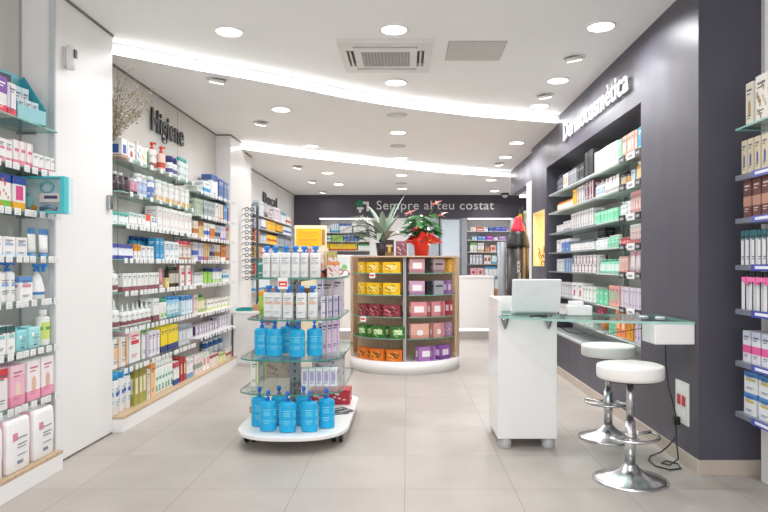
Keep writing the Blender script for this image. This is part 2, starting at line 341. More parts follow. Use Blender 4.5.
# air conditioner cassette
t = thing('air_conditioner', 'square white ceiling cassette air conditioner with central grille', 'air conditioner', (-.177, 5.32, Z1))
mb = MB()
for a, b, c, d_ in ((-.375, .375, -.38, -.30), (-.375, .375, .30, .38), (-.375, -.32, -.30, .30), (.32, .375, -.30, .30), (-.26, .26, -.235, -.17), (-.26, .26, .2, .235), (-.26, -.2, -.17, .2), (.2, .26, -.17, .2), (-.32, -.26, -.3, -.2), (.26, .32, -.3, -.2), (-.32, -.26, .2, .3), (.26, .32, .2, .3), (-.26, .26, -.255, -.235), (-.26, .26, .235, .255)):
    mb.box(a, b, c, d_, -.035, 0, '#dedad6:g')
mb.build('fascia', t)
MB().box(-.2, .2, -.17, .2, -.02, 0, '#8c8986').build('filter', t)
mb = MB()
for k in range(14): x = -.19+k*.028; mb.box(x, x+.010, -.17, .2, -.034, -.028, '#bdb9b5:g')
for k in range(13): y = -.16+k*.028; mb.box(-.2, .2, y, y+.006, -.036, -.033, '#c4c0bc:g')
mb.build('grille', t)
for a, b, c, d_ in ((-.25, .25, -.3, -.255), (-.25, .25, .255, .3), (-.315, -.265, -.18, .18), (.265, .315, -.18, .18)):
    o = MB().box(a, b, c, d_, -.012, -.001, '#4b4947').build('air_outlet', t)
    mid = MB()
    if b-a > .2: mid.box(a, b, (c+d_)/2-.006, (c+d_)/2+.012, -.04, -.02, '#d6d2ce:g')
    else: mid.box((a+b)/2-.008, (a+b)/2+.008, c, d_, -.04, -.02, '#d6d2ce:g')
    mid.build('louvre', o)
t = thing('access_panel', 'flat pale grey square hatch beside the air conditioner', 'ceiling hatch', (.565, 5.22, Z1))
bx('frame', -.235, .235, -.235, .235, -.004, 0, '#b5b1ad', t); bx('panel', -.225, .225, -.225, .225, -.009, -.004, '#cbc7c3', t)
t = thing('dome_camera', 'small black dome security camera on the ceiling corner', 'security camera', ((505-VX)/F*13.9, 13.9, Z3))
MB().lathe([(.09, 0), (.09, -.03), (.075, -.04)], '#2a2a2c:g', 20).build('housing', t)
MB().lathe([(.07, -.04), (.062, -.07), (.04, -.095), (.008, -.105)], '#d9d9d9:g', 18).build('dome', t)

# alarm sensor on the white panel
t = thing('alarm_sensor', 'small white motion sensor on the white wall panel', 'motion sensor', (XP, DX(70, 2.25)-0.0, 2.62), math.pi/2)
bx('base_plate', -.03, .03, -.012, 0, 0, .13, '#dcd9d6:g', t, .004)
MB().lathe([(.005, -.02), (.03, -.015), (.036, .02), (.036, .11), (.025, .14), (.01, .145)], '#eceae8:g', 16, 1, .8, (0, -.035, 0)).build('casing', t)
bx('lens', -.014, .014, -.072, -.06, .06, .115, '#55555a:g', t)

o = bx('door_latch', XP, XP+.03, 4.76, 4.81, 1.72, 1.83, '#9fa2a4:m', None, .004); tag(o, 'small grey metal latch on the white wall panel edge', 'latch')
# ---------------- product builders ----------------
def flat_deco(mb, w, d, h, deco, faces='fab', z0=0):
    """printed marks on the faces of a box"""
    e = .0008
    def put(u0, u1, v0, v1, c, k=1):
        ee = e*k
        a, b = z0+v0*h, z0+v1*h
        mb.quad((-w/2+u0*w, -d/2-ee, a), (-w/2+u1*w, -d/2-ee, a), (-w/2+u1*w, -d/2-ee, b), (-w/2+u0*w, -d/2-ee, b), c)
        mb.quad((w/2+ee, -d/2+u0*d, a), (w/2+ee, -d/2+u1*d, a), (w/2+ee, -d/2+u1*d, b), (w/2+ee, -d/2+u0*d, b), c)
        mb.quad((-w/2-ee, d/2-u0*d, a), (-w/2-ee, d/2-u1*d, a), (-w/2-ee, d/2-u1*d, b), (-w/2-ee, d/2-u0*d, b), c)
    for t in deco.split():
        k, c = t[0], t[1:] or '#6b6f7a'
        if k == 'T': put(0, 1, .76, 1, c)
        elif k == 'U': put(0, 1, .55, 1, c)
        elif k == 'L': put(0, 1, 0, .24, c)
        elif k == 'M': put(0, 1, .3, .55, c)
        elif k == 'B': put(.2, .8, .3, .72, c)
        elif k == 'S': put(.12, .34, .08, .92, c)
        elif k == 'V': put(.66, .9, 0, 1, c)
        elif k == 'C':
            for u, v, s_ in ((.5, .4, .17),): put(u-s_, u+s_, v-s_*.8, v+s_*.8, c, 1); put(u-s_*.6, u+s_*.6, v-s_*1.1, v+s_*1.1, c, 1.5)
        elif k == 'F':
            for i in range(11): u = .04+.80*((i*.618+.13) % 1); v = .05+.78*((i*.3717+.2+.21*(i % 3)) % 1); q = .07+.03*(i % 3); put(u, u+q, v, v+q*1.1, c, 1.6)
        elif k == 'b':
            c = t[1:] or '#5d6472'
            put(.18, .82, .80, .845, c, 2); put(.18, .62, .72, .75, c, 2); put(.18, .72, .22, .245, c, 2); put(.18, .6, .16, .18, c, 2)
        elif k == 'n': put(.15, .85, .56, .68, c, 2)
def round_deco(mb, rx, ry, zb, zt, deco, seg=20):
    def put(a0, a1, v0, v1, c, k=1):
        e = .0009*k; n = max(2, int(abs(a1-a0)/18)); p = []
        for i in range(n+1):
            a = math.radians(a0+(a1-a0)*i/n-90); p.append(((rx+e)*math.cos(a), (ry+e)*math.sin(a)))
        za, zc = zb+(zt-zb)*v0, zb+(zt-zb)*v1
        i0 = mb.add([(x, y, za) for x, y in p]+[(x, y, zc) for x, y in p])
        for i in range(n): mb.face((i0+i, i0+i+1, i0+n+2+i, i0+n+1+i), c, True)
    for t in deco.split():
        k, c = t[0], t[1:] or '#6b6f7a'
        if k == 'T': put(-180, 180, .72, .97, c)
        elif k == 'L': put(-180, 180, .05, .35, c)
        elif k == 'M': put(-180, 180, .3, .6, c)
        elif k == 'B': put(-62, 62, .18, .85, c); 
        elif k == 'W': put(-180, 180, .12, .88, c)
        elif k == 'C': put(-30, 30, .08, .34, c, 1.4); put(-95, -60, .08, .34, c, 1.4); put(60, 95, .08, .34, c, 1.4)
        elif k == 'n': 
            for q in (-70, 0, 70): put(q-24, q+24, .55, .68, c, 1.6)
        elif k == 'b':
            for q in (-70, 0, 70):
                put(q-26, q+26, .78, .81, c, 2); put(q-20, q+20, .7, .725, c, 2); put(q-26, q+26, .36, .39, c, 2); put(q-26, q+26, .3, .32, c, 2); put(q-20, q+14, .24, .26, c, 2)
def mk_carton(w, d, h, c):
    mb = MB().box(-w/2, w/2, -d/2, d/2, 0, h, c[0]); flat_deco(mb, w, d, h, c[1]); return [('', mb)]
def mk_stack(w, d, h, c):
    n = 2; mb = MB()
    return mk_carton(w, d, h, c)
def body(w, d, h, c, top=.72, sh=.8, neck=.3):
    rx, ry = w/2, d/2
    mb = MB().lathe([(.86, 0), (.97, .02*h), (1, .05*h), (1, top*h), (.93, (top+.03)*h), (.72, (top+sh)/2*h+.01*h), (neck, sh*h)], c[0], 20, rx, ry)
    round_deco(mb, rx, ry, .05*h, top*h, c[2]); return mb
def mk_bottle(w, d, h, c):
    mb = body(w, d, h, c, .76, .84, .5); r = min(w, d)*.32
    cp = MB().lathe([(r, .84*h), (r, .985*h), (r*.85, h)], c[1], 16); return [('', mb), ('cap', cp)]
def mk_flip(w, d, h, c):
    rx, ry = w/2, d/2
    mb = MB().lathe([(.9, 0), (1, .03*h), (1, .78*h), (.96, .83*h)], c[0], 20, rx, ry); round_deco(mb, rx, ry, .04*h, .78*h, c[2])
    cp = MB().lathe([(.97, .83*h), (.95, .96*h), (.85, h)], c[1], 20, rx, ry); return [('', mb), ('cap', cp)]
def mk_pump(w, d, h, c):
    mb = MB().lathe([(.9, 0), (.98, .015*h), (1, .04*h), (1, .66*h), (.97, .695*h), (.86, .722*h), (.6, .742*h), (.3, .76*h)], c[0], 24, w/2, d/2); round_deco(mb, w/2, d/2, .05*h, .66*h, c[2]); r = min(w, d)*.22
    cp = MB().lathe([(r, .755*h), (r, .83*h), (r*.45, .84*h), (r*.45, .89*h), (r*.9, .9*h), (r*1.0, .96*h), (r*.8, h)], c[1], 14)
    cp.box(-r*.4, r*.4, -r*2.4, 0, .93*h, .975*h, c[1]); cp.box(-r*.35, r*.35, -r*2.5, -r*2.0, .9*h, .95*h, c[1]); return [('', mb), ('pump', cp)]
def mk_square_pump(w, d, h, c):
    mb = MB(); rx, ry = w/2, d/2; pts = []
    for sx, sy, a0 in ((1, -1, -90), (1, 1, 0), (-1, 1, 90), (-1, -1, 180)):
        for k in range(4):
            a = math.radians(a0+k*30); rr = .012; pts.append((sx*(rx-rr)+rr*math.cos(a), sy*(ry-rr)+rr*math.sin(a)))
    def ring(s_, z): return mb.add([(x*s_, y*s_, z) for x, y in pts])
    R = [ring(.96, 0), ring(1, .01*h), ring(1, .74*h), ring(.9, .775*h), ring(.5, .785*h)]
    n = len(pts)
    for a, b in zip(R, R[1:]):
        for k in range(n): l = (k+1) % n; mb.face((a+k, a+l, b+l, b+k), c[0], True)
    mb.face([R[0]+n-1-k for k in range(n)], c[0]); mb.face([R[-1]+k for k in range(n)], c[0])
    flat_deco(mb, w*1.0, d*1.0, .74*h, c[2])
    r = .017
    cp = MB().lathe([(r*1.15, .78*h), (r*1.15, .83*h), (r*.5, .84*h), (r*.5, .87*h), (r*1.3, .885*h), (r*1.4, .95*h), (r*1.2, h)], c[1], 14)
    cp.box(-r*.5, r*.5, -r*2.7, 0, .925*h, .97*h, c[1]); return [('', mb), ('pump', cp)]
def mk_dropper(w, d, h, c):
    mb = body(w, d, h, c, .56, .66, .35); r = min(w, d)
    cp = MB().lathe([(r*.24, .655*h), (r*.24, .72*h), (r*.14, .74*h), (r*.045, h)], c[1], 14); return [('', mb), ('nozzle', cp)]
def mk_spray(w, d, h, c):
    mb = MB().lathe([(.9, 0), (1, .04*h), (.98, .3*h), (.62, .62*h), (.3, .72*h), (.28, .8*h)], c[0], 20, w/2, d/2)
    i = .04; round_deco(mb, w/2, d/2, .05*h, .32*h, c[2])
    cp = MB().lathe([(w*.17, .79*h), (w*.17, .86*h), (w*.1, .88*h), (w*.12, .97*h), (w*.1, h)], c[1], 14)
    cp.box(-w*.1, w*.1, -w*.55, w*.2, .92*h, h, c[1]); cp.box(-w*.06, w*.06, -w*.42, -w*.28, .78*h, .93*h, c[1]); return [('', mb), ('trigger_head', cp)]
def mk_tube(w, d, h, c):
    n = 16; mb = MB(); R = []
    for t in (0, .25, .5, .75, .93, 1):
        rx = w/2*(.82+.18*t); ry = d/2*(.82*(1-t))+.002
        R.append(mb.add([(rx*math.cos(2*math.pi*k/n), ry*math.sin(2*math.pi*k/n), h*(.16+.84*t)) for k in range(n)]))
    for j, (a, b) in enumerate(zip(R, R[1:])):
        m_ = c[0]
        if 'L' in c[2] and j == 0: m_ = c[2][c[2].index('L')+1:].split()[0]
        if 'T' in c[2] and j >= 3: m_ = c[2][c[2].index('T')+1:].split()[0]
        if 'M' in c[2] and j == 1: m_ = c[2][c[2].index('M')+1:].split()[0]
        for k in range(n): l = (k+1) % n; mb.face((a+k, a+l, b+l, b+k), m_, True)
    mb.face([R[-1]+k for k in range(n)], c[0]); mb.face([R[0]+n-1-k for k in range(n)], c[0])
    cp = MB().lathe([(w*.36, 0), (w*.38, .01*h), (w*.38, .165*h)], c[1], 14, 1, min(1, d/w)); return [('', mb), ('cap', cp)]
def mk_jar(w, d, h, c):
    mb = MB().lathe([(.92, 0), (1, .05*h), (1, .66*h), (.9, .7*h)], c[0], 20, w/2, d/2); round_deco(mb, w/2, d/2, .06*h, .66*h, c[2])
    cp = MB().lathe([(.99, .7*h), (.99, .96*h), (.93, h)], c[1], 20, w/2, d/2); return [('', mb), ('lid', cp)]
def mk_pack(w, d, h, c):
    """soft filled plastic pack"""
    mb = MB(); n = 24; R = []; prof = [(.95, 0), (1, .03), (.99, .3), (1.02, .55), (1, .9), (.97, .97), (.88, 1)]
    for s_, t in prof:
        ring = []
        for k in range(n):
            a = 2*math.pi*(k+.5)/n; x = math.copysign(abs(math.cos(a))**.17, math.cos(a)); y = math.copysign(abs(math.sin(a))**.17, math.sin(a)); ring.append((x*w/2*s_, y*d/2*s_, t*h))
        R.append(mb.add(ring))
    for j, (a, b) in enumerate(zip(R, R[1:])):
        for k in range(n):
            l = (k+1) % n
            side = abs(mb.v[a+k][0]) > w*.475 and abs(mb.v[a+l][0]) > w*.475 and abs(mb.v[a+k][1]+mb.v[a+l][1]) < d*.7
            mb.face((a+k, a+l, b+l, b+k), c[1] if side else c[0], True)
    mb.face([R[0]+n-1-k for k in range(n)], c[0]); mb.face([R[-1]+k for k in range(n)], c[0])
    for t in c[2].split():
        k, cc = t[0], t[1:]
        e = d/2*1.045
        if k == 'b':
            for v0, v1, u in ((.62, .64, .3), (.5, .52, .3), (.44, .455, .25), (.3, .312, .3), (.14, .2, .12)): mb.box(-w*.1, w*(u-.0), -e-.0, -e+.004, v0*h, v1*h, cc or '#6a6e78')
        if k == 'C': mb.box(-w*.3, -w*.12, -e-.001, -e+.004, .6*h, .74*h, cc)
        if k == 'P': mb.box(-w*.36, w*.36, -e-.001, -e+.004, .1*h, .6*h, cc); mb.box(-w*.15, w*.15, -e-.002, -e+.004, .2*h, .45*h, '#d9a98c')
        if k == 'L': mb.box(-w*.42, w*.42, -e-.0015, -e+.004, .02*h, .2*h, cc)
    return [('', mb), ('top_seam', MB().box(-w*.4, w*.4, -.003, .003, h*.98, h*1.05, c[0]))]
BOXNAME = ['toiletry_box']
KINDS = {'carton': mk_carton, 'bottle': mk_bottle, 'flip_bottle': mk_flip, 'pump_bottle': mk_pump, 'square_pump_bottle': mk_square_pump, 'dropper_bottle': mk_dropper, 'spray_bottle': mk_spray, 'tube': mk_tube, 'jar': mk_jar, 'pack': mk_pack}
NAME = {'carton': 'carton', 'bottle': 'bottle', 'flip_bottle': 'bottle', 'pump_bottle': 'pump_bottle', 'square_pump_bottle': 'pump_bottle', 'dropper_bottle': 'dropper_bottle', 'spray_bottle': 'spray_bottle', 'tube': 'cream_tube', 'jar': 'cream_jar', 'pack': 'soft_pack'}
CAT = {'carton': 'box', 'bottle': 'bottle', 'flip_bottle': 'bottle', 'pump_bottle': 'bottle', 'square_pump_bottle': 'bottle', 'dropper_bottle': 'bottle', 'spray_bottle': 'bottle', 'tube': 'tube', 'jar': 'jar', 'pack': 'pack'}
CACHE = {}
def product(kind, w, d, h, cols, label, group, loc, rz, parts=True, name=None, cat=None):
    key = (kind, round(w, 3), round(d, 3), round(h, 3), cols)
    if key not in CACHE: CACHE[key] = [(pn, mb.mesh(pn or NAME[kind])) for pn, mb in KINDS[kind](w, d, h, cols)]
    o = place(name or (BOXNAME[0] if kind == 'carton' else NAME[kind]), CACHE[key][0][1], None, loc, rz); tag(o, label, cat or CAT[kind], group)
    for pn, me in CACHE[key][1:]: place(pn, me, o)
    return o
DEPTH = {'carton': .12, 'tube': .045, 'pack': .2}
def side_row(side, Xf, z, items, phrase, setback=.025, flip=False, jit=.02):
    """items stand in a row along a side wall. side -1 left, 1 right. item: (x0, x1, n, kind, h, cols, desc[, opts])"""
    used = {}
    for it in items:
        x0, x1, n, kind, h, cols, desc = it[:7]; op = it[7] if len(it) > 7 else {}
        Xi = Xf+op.get('back', 0)+setback
        a, b = sorted((DX(x0, Xi), DX(x1, Xi))); step = (b-a)/n; w = step*op.get('fill', .90)
        d = op.get('d', DEPTH.get(kind, None) or min(w, .075)); 
        if kind == 'tube': d = min(w*.7, .045)
        if kind in ('bottle', 'flip_bottle', 'pump_bottle', 'dropper_bottle', 'spray_bottle', 'jar'): w = min(w, op.get('wmax', .11))
        for i in range(n):
            D = a+step*(i+.5); X = side*(Xi+d/2)
            lab = near(i, n)+desc+' '+phrase
            product(kind, w, d, h, cols, lab.strip(), (desc+' '+phrase) if n > 1 else None, (X+side*rnd.uniform(0, .010), D+rnd.uniform(-1, 1)*.001, z+.0008+op.get('up', 0)), (math.pi/2 if side < 0 else -math.pi/2)+rnd.uniform(-jit, jit)*(1 if w > .05 else .4))
def tags(side, X, z, d0, d1, n, phrase, w=.055, col='#eeeeee:g'):
    me = CACHE.setdefault(('tag', w, col), None)
    if me is None:
        mb = MB().box(-w/2, w/2, -.012, -.009, -.028, .012, col)
        for v in (.0, -.012, -.02): mb.quad((-w*.35, -.0125, v-.004), (w*.3, -.0125, v-.004), (w*.3, -.0125, v), (-w*.35, -.0125, v), '#c9cdd3')
        mb.box(-w*.2, w*.2, -.010, 0, .004, .010, '#d8d8d8:g')
        me = CACHE[('tag', w, col)] = mb.mesh('price_tag')
    for i in range(n):
        D = d0+(d1-d0)*(i+.5)/n+rnd.uniform(-.02, .02)
        o = place('price_tag', me, None, (side*X, D, z-.004), (math.pi/2 if side < 0 else -math.pi/2)+rnd.uniform(-.05, .05))
        tag(o, (near(i, n)+'white price tag clipped '+phrase).strip(), 'price tag', 'price tags '+phrase)
def glass_shelf(side, xf, xb, y0, y1, z, label, th=.009, top='shelf_glass', edge='#7fb5a8:g', brackets=True):
    x0, x1 = sorted((side*xf, side*xb)); cx, cy = (x0+x1)/2, (y0+y1)/2
    o = MB().box(x0-cx, x1-cx, y0-cy, y1-cy, -th, 0, top, edge).build('shelf', None, (cx, cy, z)); tag(o, label, 'shelf')
    if brackets:
        for y in (y0+.03, y1-.03):
            s_ = 1 if side < 0 else -1
            MB().box(-(x1-cx)*s_ if s_ > 0 else -.0, (x0-cx)*0 if s_ > 0 else (x1-cx), y-cy-.006, y-cy+.006, -th-.014, -th, '#b9bcbe:m').build('bracket', o)
    return o
W, Wg = '#f1efed', '#f1f0ee:g'
HZ = [2.157, 1.88, 1.62, 1.347, 1.085, .79, .478, .122]
O8 = ['top', 'second', 'third', 'fourth', 'fifth', 'sixth', 'seventh', 'bottom']

# ===== baby care unit at the very left =====
BOXNAME[0] = 'baby_care_box'
XB = 2.25
BP = ['on top baby care shelf', 'on second baby care shelf', 'on third baby care shelf', 'on fourth baby care shelf', 'on fifth baby care shelf', 'on sixth baby care shelf', 'on seventh baby care shelf', 'on baby care plinth']
for i in range(7):
    glass_shelf(-1, XB, 2.495, 2.6, 4.045, HZ[i], '%s glass shelf of the baby care unit from the top' % ['first','second','third','fourth','fifth','sixth','seventh'][i])
    if i: tags(-1, XB-.002, HZ[i], 3.0, 4.06, 13, BP[i].replace('on ', 'to ', 1))
o = bx('plinth', -2.5, -2.19, 2.2, 4.0, 0, .104, 'white_lacquer', None, .003); tag(o, 'low white plinth cabinet under the baby care shelves', 'plinth')
MB().box(-.155, .155, -.9, .9, .104, .122, '#c4ab8c:w').build('wood_top', o)
side_row(-1, XB, HZ[0], [(-14, 9, 2, 'carton', .21, (W, 'U#8a4fb0 L#e8415c b#ffffff'), 'purple and red topped white carton', {'d': .1}), (9, 17, 1, 'carton', .19, (W, 'L#e8415c S#b9a7d8 b'), 'slim white carton with red foot')], BP[0])
# slanted teal display case
t = thing('display_case', 'open teal cardboard display of white packs on top baby care shelf', 'box', (-2.36, DX(28, 2.30), HZ[0]+.001), math.radians(78))
mb = MB(); pr = [(-.1, 0), (.1, 0), (.1, .30), (.06, .32), (-.1, .10)]
for sx in (-.11, .107):
    i = mb.add([(sx, y, z) for y, z in pr]+[(sx+.003, y, z) for y, z in pr]); mb.face([i+k for k in range(5)], '#3ea7b8'); mb.face([i+9-k for k in range(5)], '#3ea7b8')
    for k in range(5): l = (k+1) % 5; mb.face((i+k, i+l, i+5+l, i+5+k), '#3ea7b8')
mb.box(-.11, .11, .097, .1, 0, .33, '#7fc4cf'); mb.box(-.11, .11, -.1, .1, 0, .004, '#3ea7b8'); mb.box(-.11, .11, -.1, -.097, 0, .09, '#9ad3da'); mb.box(-.04, .04, .09, .096, .25, .31, '#555560')
mb.build('case', t)
for k, (px_, pz, py) in enumerate(((-.055, .006, -.05), (.0, .006, -.05), (.055, .006, -.05), (-.055, .006, .02), (0, .006, .02), (.055, .006, .02))):
    mb = MB().box(-.025, .025, -.02, .02, 0, .13 if k < 3 else .22, W); flat_deco(mb, .05, .04, .13 if k < 3 else .22, 'b T#cfe3ea'); mb.build('white_pack', t, (px_, py, pz))
side_row(-1, XB, HZ[1], [(-10, 14, 3, 'carton', .135, (W, 'L#f0a3b5 n#d987a0 b'), 'white carton with pink foot'), (15, 33, 3, 'carton', .15, (W, 'L#ee93a9 n#dd6f8c V#f6c9d3'), 'taller white and rose carton'), (34, 56, 4, 'carton', .105, (W, 'L#e8708d b'), 'small white carton with deep pink foot')], BP[1])
side_row(-1, XB, HZ[2], [(-8, 13, 1, 'carton', .20, (W, 'T#27489c F#e8642a L#7fc241'), 'white carton with blue band and colourful drawing', {'d': .14}), (14, 27, 1, 'carton', .20, (W, 'T#27489c B#d94f8a L#f2b632'), 'white carton with blue band and pink picture', {'d': .14})], BP[2])
# teal window gift box standing across the shelf end
t = thing('gift_box', 'large turquoise windowed gift box sticking out past baby care shelf', 'box', (-2.262, 3.93, HZ[2]+.001))
mb = MB().box(-.205, .145, -.0, .05, 0, .228, '#d3ebeb'); 
for a, b, c, d_ in ((-.205, .145, 0, .012), (-.205, .145, .218, .228), (-.205, -.195, .012, .218), (.118, .145, .012, .218)): mb.box(a, b, -.05, 0, c, d_, '#4cc3cc')
mb.build('box_shell', t)
MB().box(-.19, .112, -.048, -.046, .018, .212, 'clear_plastic').build('window', t)
MB().lathe([(.0, 0), (.05, 0), (.055, .06), (.03, .1)], '#8fd0d4', 16, 1, .4, (-.12, -.022, .02)).build('toy', t)
MB().box(-.02, .11, -.03, -.004, .07, .125, W).box(.01, .09, -.032, -.03, .09, .11, '#31406b').build('inner_box', t)
MB().tube([(-.02, -.02, .03), (.03, -.02, .045), (.08, -.02, .03)], .012, '#7c9cc0:g').build('pacifier', t)
MB().tube([(.02+.04*math.cos(a*.4), -.02, .165+.035*math.sin(a*.4)) for a in range(16)], .006, '#6cc5cb:g', closed=True).build('ring_toy', t)
MB().box(-.1, -.05, -.03, -.01, .02, .05, '#f0a23a').build('soap', t)
side_row(-1, XB, HZ[3], [(-10, 29, 3, 'carton', .115, (W, 'n#9db9d8 L#dbe9f3 b'), 'wide white carton with pale blue print', {'d': .14}), (32, 41, 1, 'tube', .18, ('#f3f3f2:g', '#4a93cf:g', 'T#4a86c5'), 'white upright tube with blue top, nearer'), (43, 53, 1, 'tube', .18, ('#f3f3f2:g', '#4a93cf:g', 'T#4a86c5'), 'white upright tube with blue top, farther')], BP[3])
side_row(-1, XB, HZ[4], [(-10, 20, 3, 'pump_bottle', .235, (Wg, '#3273c4:g', 'n#8fb6df b'), 'white pump bottle with blue pump', {'wmax': .075}), (21, 34, 1, 'carton', .145, (W, 'T#5f92d0 n#d987a0 b'), 'squat white carton with blue corner', {'d': .11}), (35, 53, 1, 'spray_bottle', .22, (Wg, '#3b8ad8:g', 'M#4a86c5'), 'white trigger spray bottle with blue nozzle', {'wmax': .12})], BP[4])
side_row(-1, XB, HZ[5], [(-10, 16, 3, 'carton', .16, (W, 'T#2b5a56 n#8fc7c9 b'), 'white carton with dark teal top'), (17, 29, 1, 'pack', .125, ('#8ed4d9:g', '#59bcc6:g', 'C#ffffff b'), 'turquoise wipes pack, nearer', {'d': .12}), (30, 43, 1, 'pack', .13, ('#a6dfe1:g', '#59bcc6:g', 'C#ffffff b'), 'pale turquoise wipes pack, farther', {'d': .12}), (44, 54, 1, 'bottle', .225, ('#eef1ea:g', Wg, 'B#cfe07a n#4aa05a'), 'white bottle with yellow green label')], BP[5])
side_row(-1, XB, HZ[6], [(-12, 9, 2, 'carton', .235, ('#e9e3e2', 'T#d83648 b'), 'white carton with red top'), (10, 26, 1, 'carton', .235, ('#f0b9cb', 'C#f1d5c6 L#e995b1 T#f5d4dd b#c96a8c'), 'pink wipes box with baby picture, nearest', {'d': .14}), (27, 41, 1, 'carton', .24, ('#f4eeee', 'C#e6bda6 L#ef9fb8 b#d0708f'), 'white wipes box with baby picture and pink foot, middle', {'d': .14}), (42, 55, 1, 'carton', .24, ('#f4eeee', 'C#e0b299 L#ef9fb8 b#d0708f'), 'white wipes box with baby picture, at shelf end', {'d': .14})], BP[6])
side_row(-1, 2.19, HZ[7], [(-28, 6, 1, 'pack', .29, ('#f5f4f4:s', '#f3bcc8:s', 'C#d98ba0 b#8a8e98'), 'white diaper pack with pink sides, nearest', {'d': .2}), (8, 33, 1, 'pack', .30, ('#f5f4f4:s', '#f3bcc8:s', 'C#d98ba0 b#8a8e98'), 'white diaper pack with pink sides, in the middle', {'d': .2}), (35, 57, 1, 'pack', .30, ('#f5f4f4:s', '#f3bcc8:s', 'C#d98ba0 b#8a8e98'), 'white diaper pack with pink sides, against the panel', {'d': .2})], BP[7])
# ===== hygiene wall =====
BOXNAME[0] = 'toiletry_box'
XG = 2.20
o = bx('plinth', XH+.002, -2.196, 4.862, 8.10, 0, .104, 'white_lacquer', None, .003); tag(o, 'long low white plinth cabinet under the hygiene wall shelves', 'plinth')
MB().box(-.133, .135, -1.619, 1.619, .104, .122, '#c4ab8c:w').build('wood_top', o)
HP = ['on %s hygiene sign shelf' % q for q in ('top', 'second', 'third', 'fourth', 'fifth', 'sixth', 'seventh')]+['on the hygiene wall plinth']
for i in range(7):
    glass_shelf(-1, 2.225, 2.46, 4.88, 6.62, HZ[i], '%s glass shelf counted downward beneath the hygiene lettering' % ['first','second','third','fourth','fifth','sixth','seventh'][i])
    tags(-1, 2.222, HZ[i], 4.92, 6.6, 20 if i > 1 else 8, HP[i].replace('on ', 'to ', 1))
SZ = [2.09, 1.83, 1.59, 1.347, 1.09, .775, .525, .122]
SP = ['on %s shelf beyond hygiene section' % q for q in ('top', 'second', 'third', 'fourth', 'fifth', 'sixth', 'seventh')]+['on far plinth end']
for i in range(7):
    glass_shelf(-1, 2.2, 2.46, 6.64, 8.09, SZ[i], '%s shelf from top in the section between hygiene lettering and glasses rack' % ['first','second','third','fourth','fifth','sixth','seventh'][i], top='shelf_glass' if i in (0,1) else 'white_lacquer', edge='#d9dcdb:g')
    tags(-1, 2.197, SZ[i], 6.66, 8.05, 14, SP[i].replace('on ', 'to ', 1))
for i, y in enumerate((4.885, 6.63)):
    slab('trim_%d' % (12+i), XH, XH+.02, y-.012, y+.012, .13, 2.35, '#b9bcbe:m')
hy = lambda i, items, **k: side_row(-1, 2.225 if i < 7 else 2.21, HZ[i], items, HP[i], setback=.075 if i < 7 else .06, **k)
hy(0, [(122, 128, 1, 'carton', .17, (W, 'B#3f64ae L#e6683c'), 'white carton with blue and red emblem'), (128.5, 136, 1, 'carton', .165, (W, 'C#c8493c b'), 'white carton with red spot', {'d': .06}), (137, 142, 1, 'carton', .17, (W, 'F#3f64ae'), 'white carton with blue dots', {'d': .06}), (142.5, 148, 1, 'carton', .17, ('#f4f0e0', 'F#e3a43a'), 'cream carton with orange dots', {'d': .06}), (148.5, 152, 1, 'bottle', .19, ('#5a8f74:g', Wg, 'b'), 'slim green bottle'),
      (152.5, 160, 1, 'pump_bottle', .27, ('#efe3de:g', '#dc3d33:g', 'L#a8473c b'), 'cream bottle with red pump, nearer'), (161.5, 169, 1, 'pump_bottle', .27, ('#e9c7bb:g', '#dc3d33:g', 'M#c4503f'), 'rosy bottle with red pump, farther'), (170.5, 180, 2, 'jar', .21, (Wg, '#3a3f7c:g', 'M#54579b b'), 'white jar with navy lid'), (181, 190, 3, 'bottle', .25, ('#dfe9e8:g', '#59bcb4:g', 'b'), 'tall clear bottle with turquoise top')])
hy(1, [(117, 127, 2, 'bottle', .17, ('#3d3038:g', '#dfe0e0:g', 'n#8a8088'), 'dark brown bottle with white cap'), (127.5, 132, 1, 'bottle', .15, ('#4a3038:g', '#39262d:g', 'b'), 'short dark plum bottle'), (132.5, 138.5, 2, 'bottle', .15, ('#c88ca0:g', Wg, 'L#4a3038'), 'rose bottle with dark foot'), (139, 149, 2, 'flip_bottle', .21, ('#e9ecf3:g', Wg, 'B#b8c6e6 b'), 'white bottle with lavender label'), (150, 157, 1, 'flip_bottle', .22, ('#6a86c8:g', Wg, 'T#eef0f5 b#ffffff'), 'periwinkle blue bottle'), (158, 192, 6, 'flip_bottle', .215, (Wg, Wg, 'C#efb023 b#c9c9c9'), 'white bottle with yellow dot')])
hy(2, [(113, 129, 3, 'carton', .10, ('#e9f0ee', 'T#55bfae b'), 'pale carton with turquoise top'), (129.5, 146, 4, 'carton', .12, (W, 'b T#cfe6e4'), 'white carton with faint print'), (146.5, 151, 1, 'carton', .13, (W, 'U#e8582e'), 'white carton with orange top'), (151.5, 158, 2, 'carton', .12, (W, 'n#6fa6dd b'), 'white carton with sky blue stripe'), (158.5, 192, 9, 'carton', .225, (W, 'b#c9a9a9 n#f0d9d9'), 'tall narrow white carton')])
hy(3, [it+({'d': .075},) for it in [(113, 134, 4, 'carton', .12, ('#e9ebf6', 'L#3b3f9a T#4a55b5 b'), 'white carton with indigo bands'), (135, 141, 2, 'carton', .13, (W, 'U#f0a22e b'), 'white carton with orange top'), (142, 155, 3, 'carton', .12, (W, 'b S#c2d9ea'), 'small white carton with pale stripe'), (156, 164, 2, 'carton', .20, ('#3796c8', 'b#e8f3fa'), 'bright blue carton'), (165, 179, 3, 'carton', .18, ('#e9eff2', 'b n#a9d3e6'), 'tall white carton with aqua stripe'), (180, 193, 3, 'flip_bottle', .2, ('#c99a82:g', '#d94b62:g', 'B#f0e6e0 b'), 'tan bottle with red cap')]])
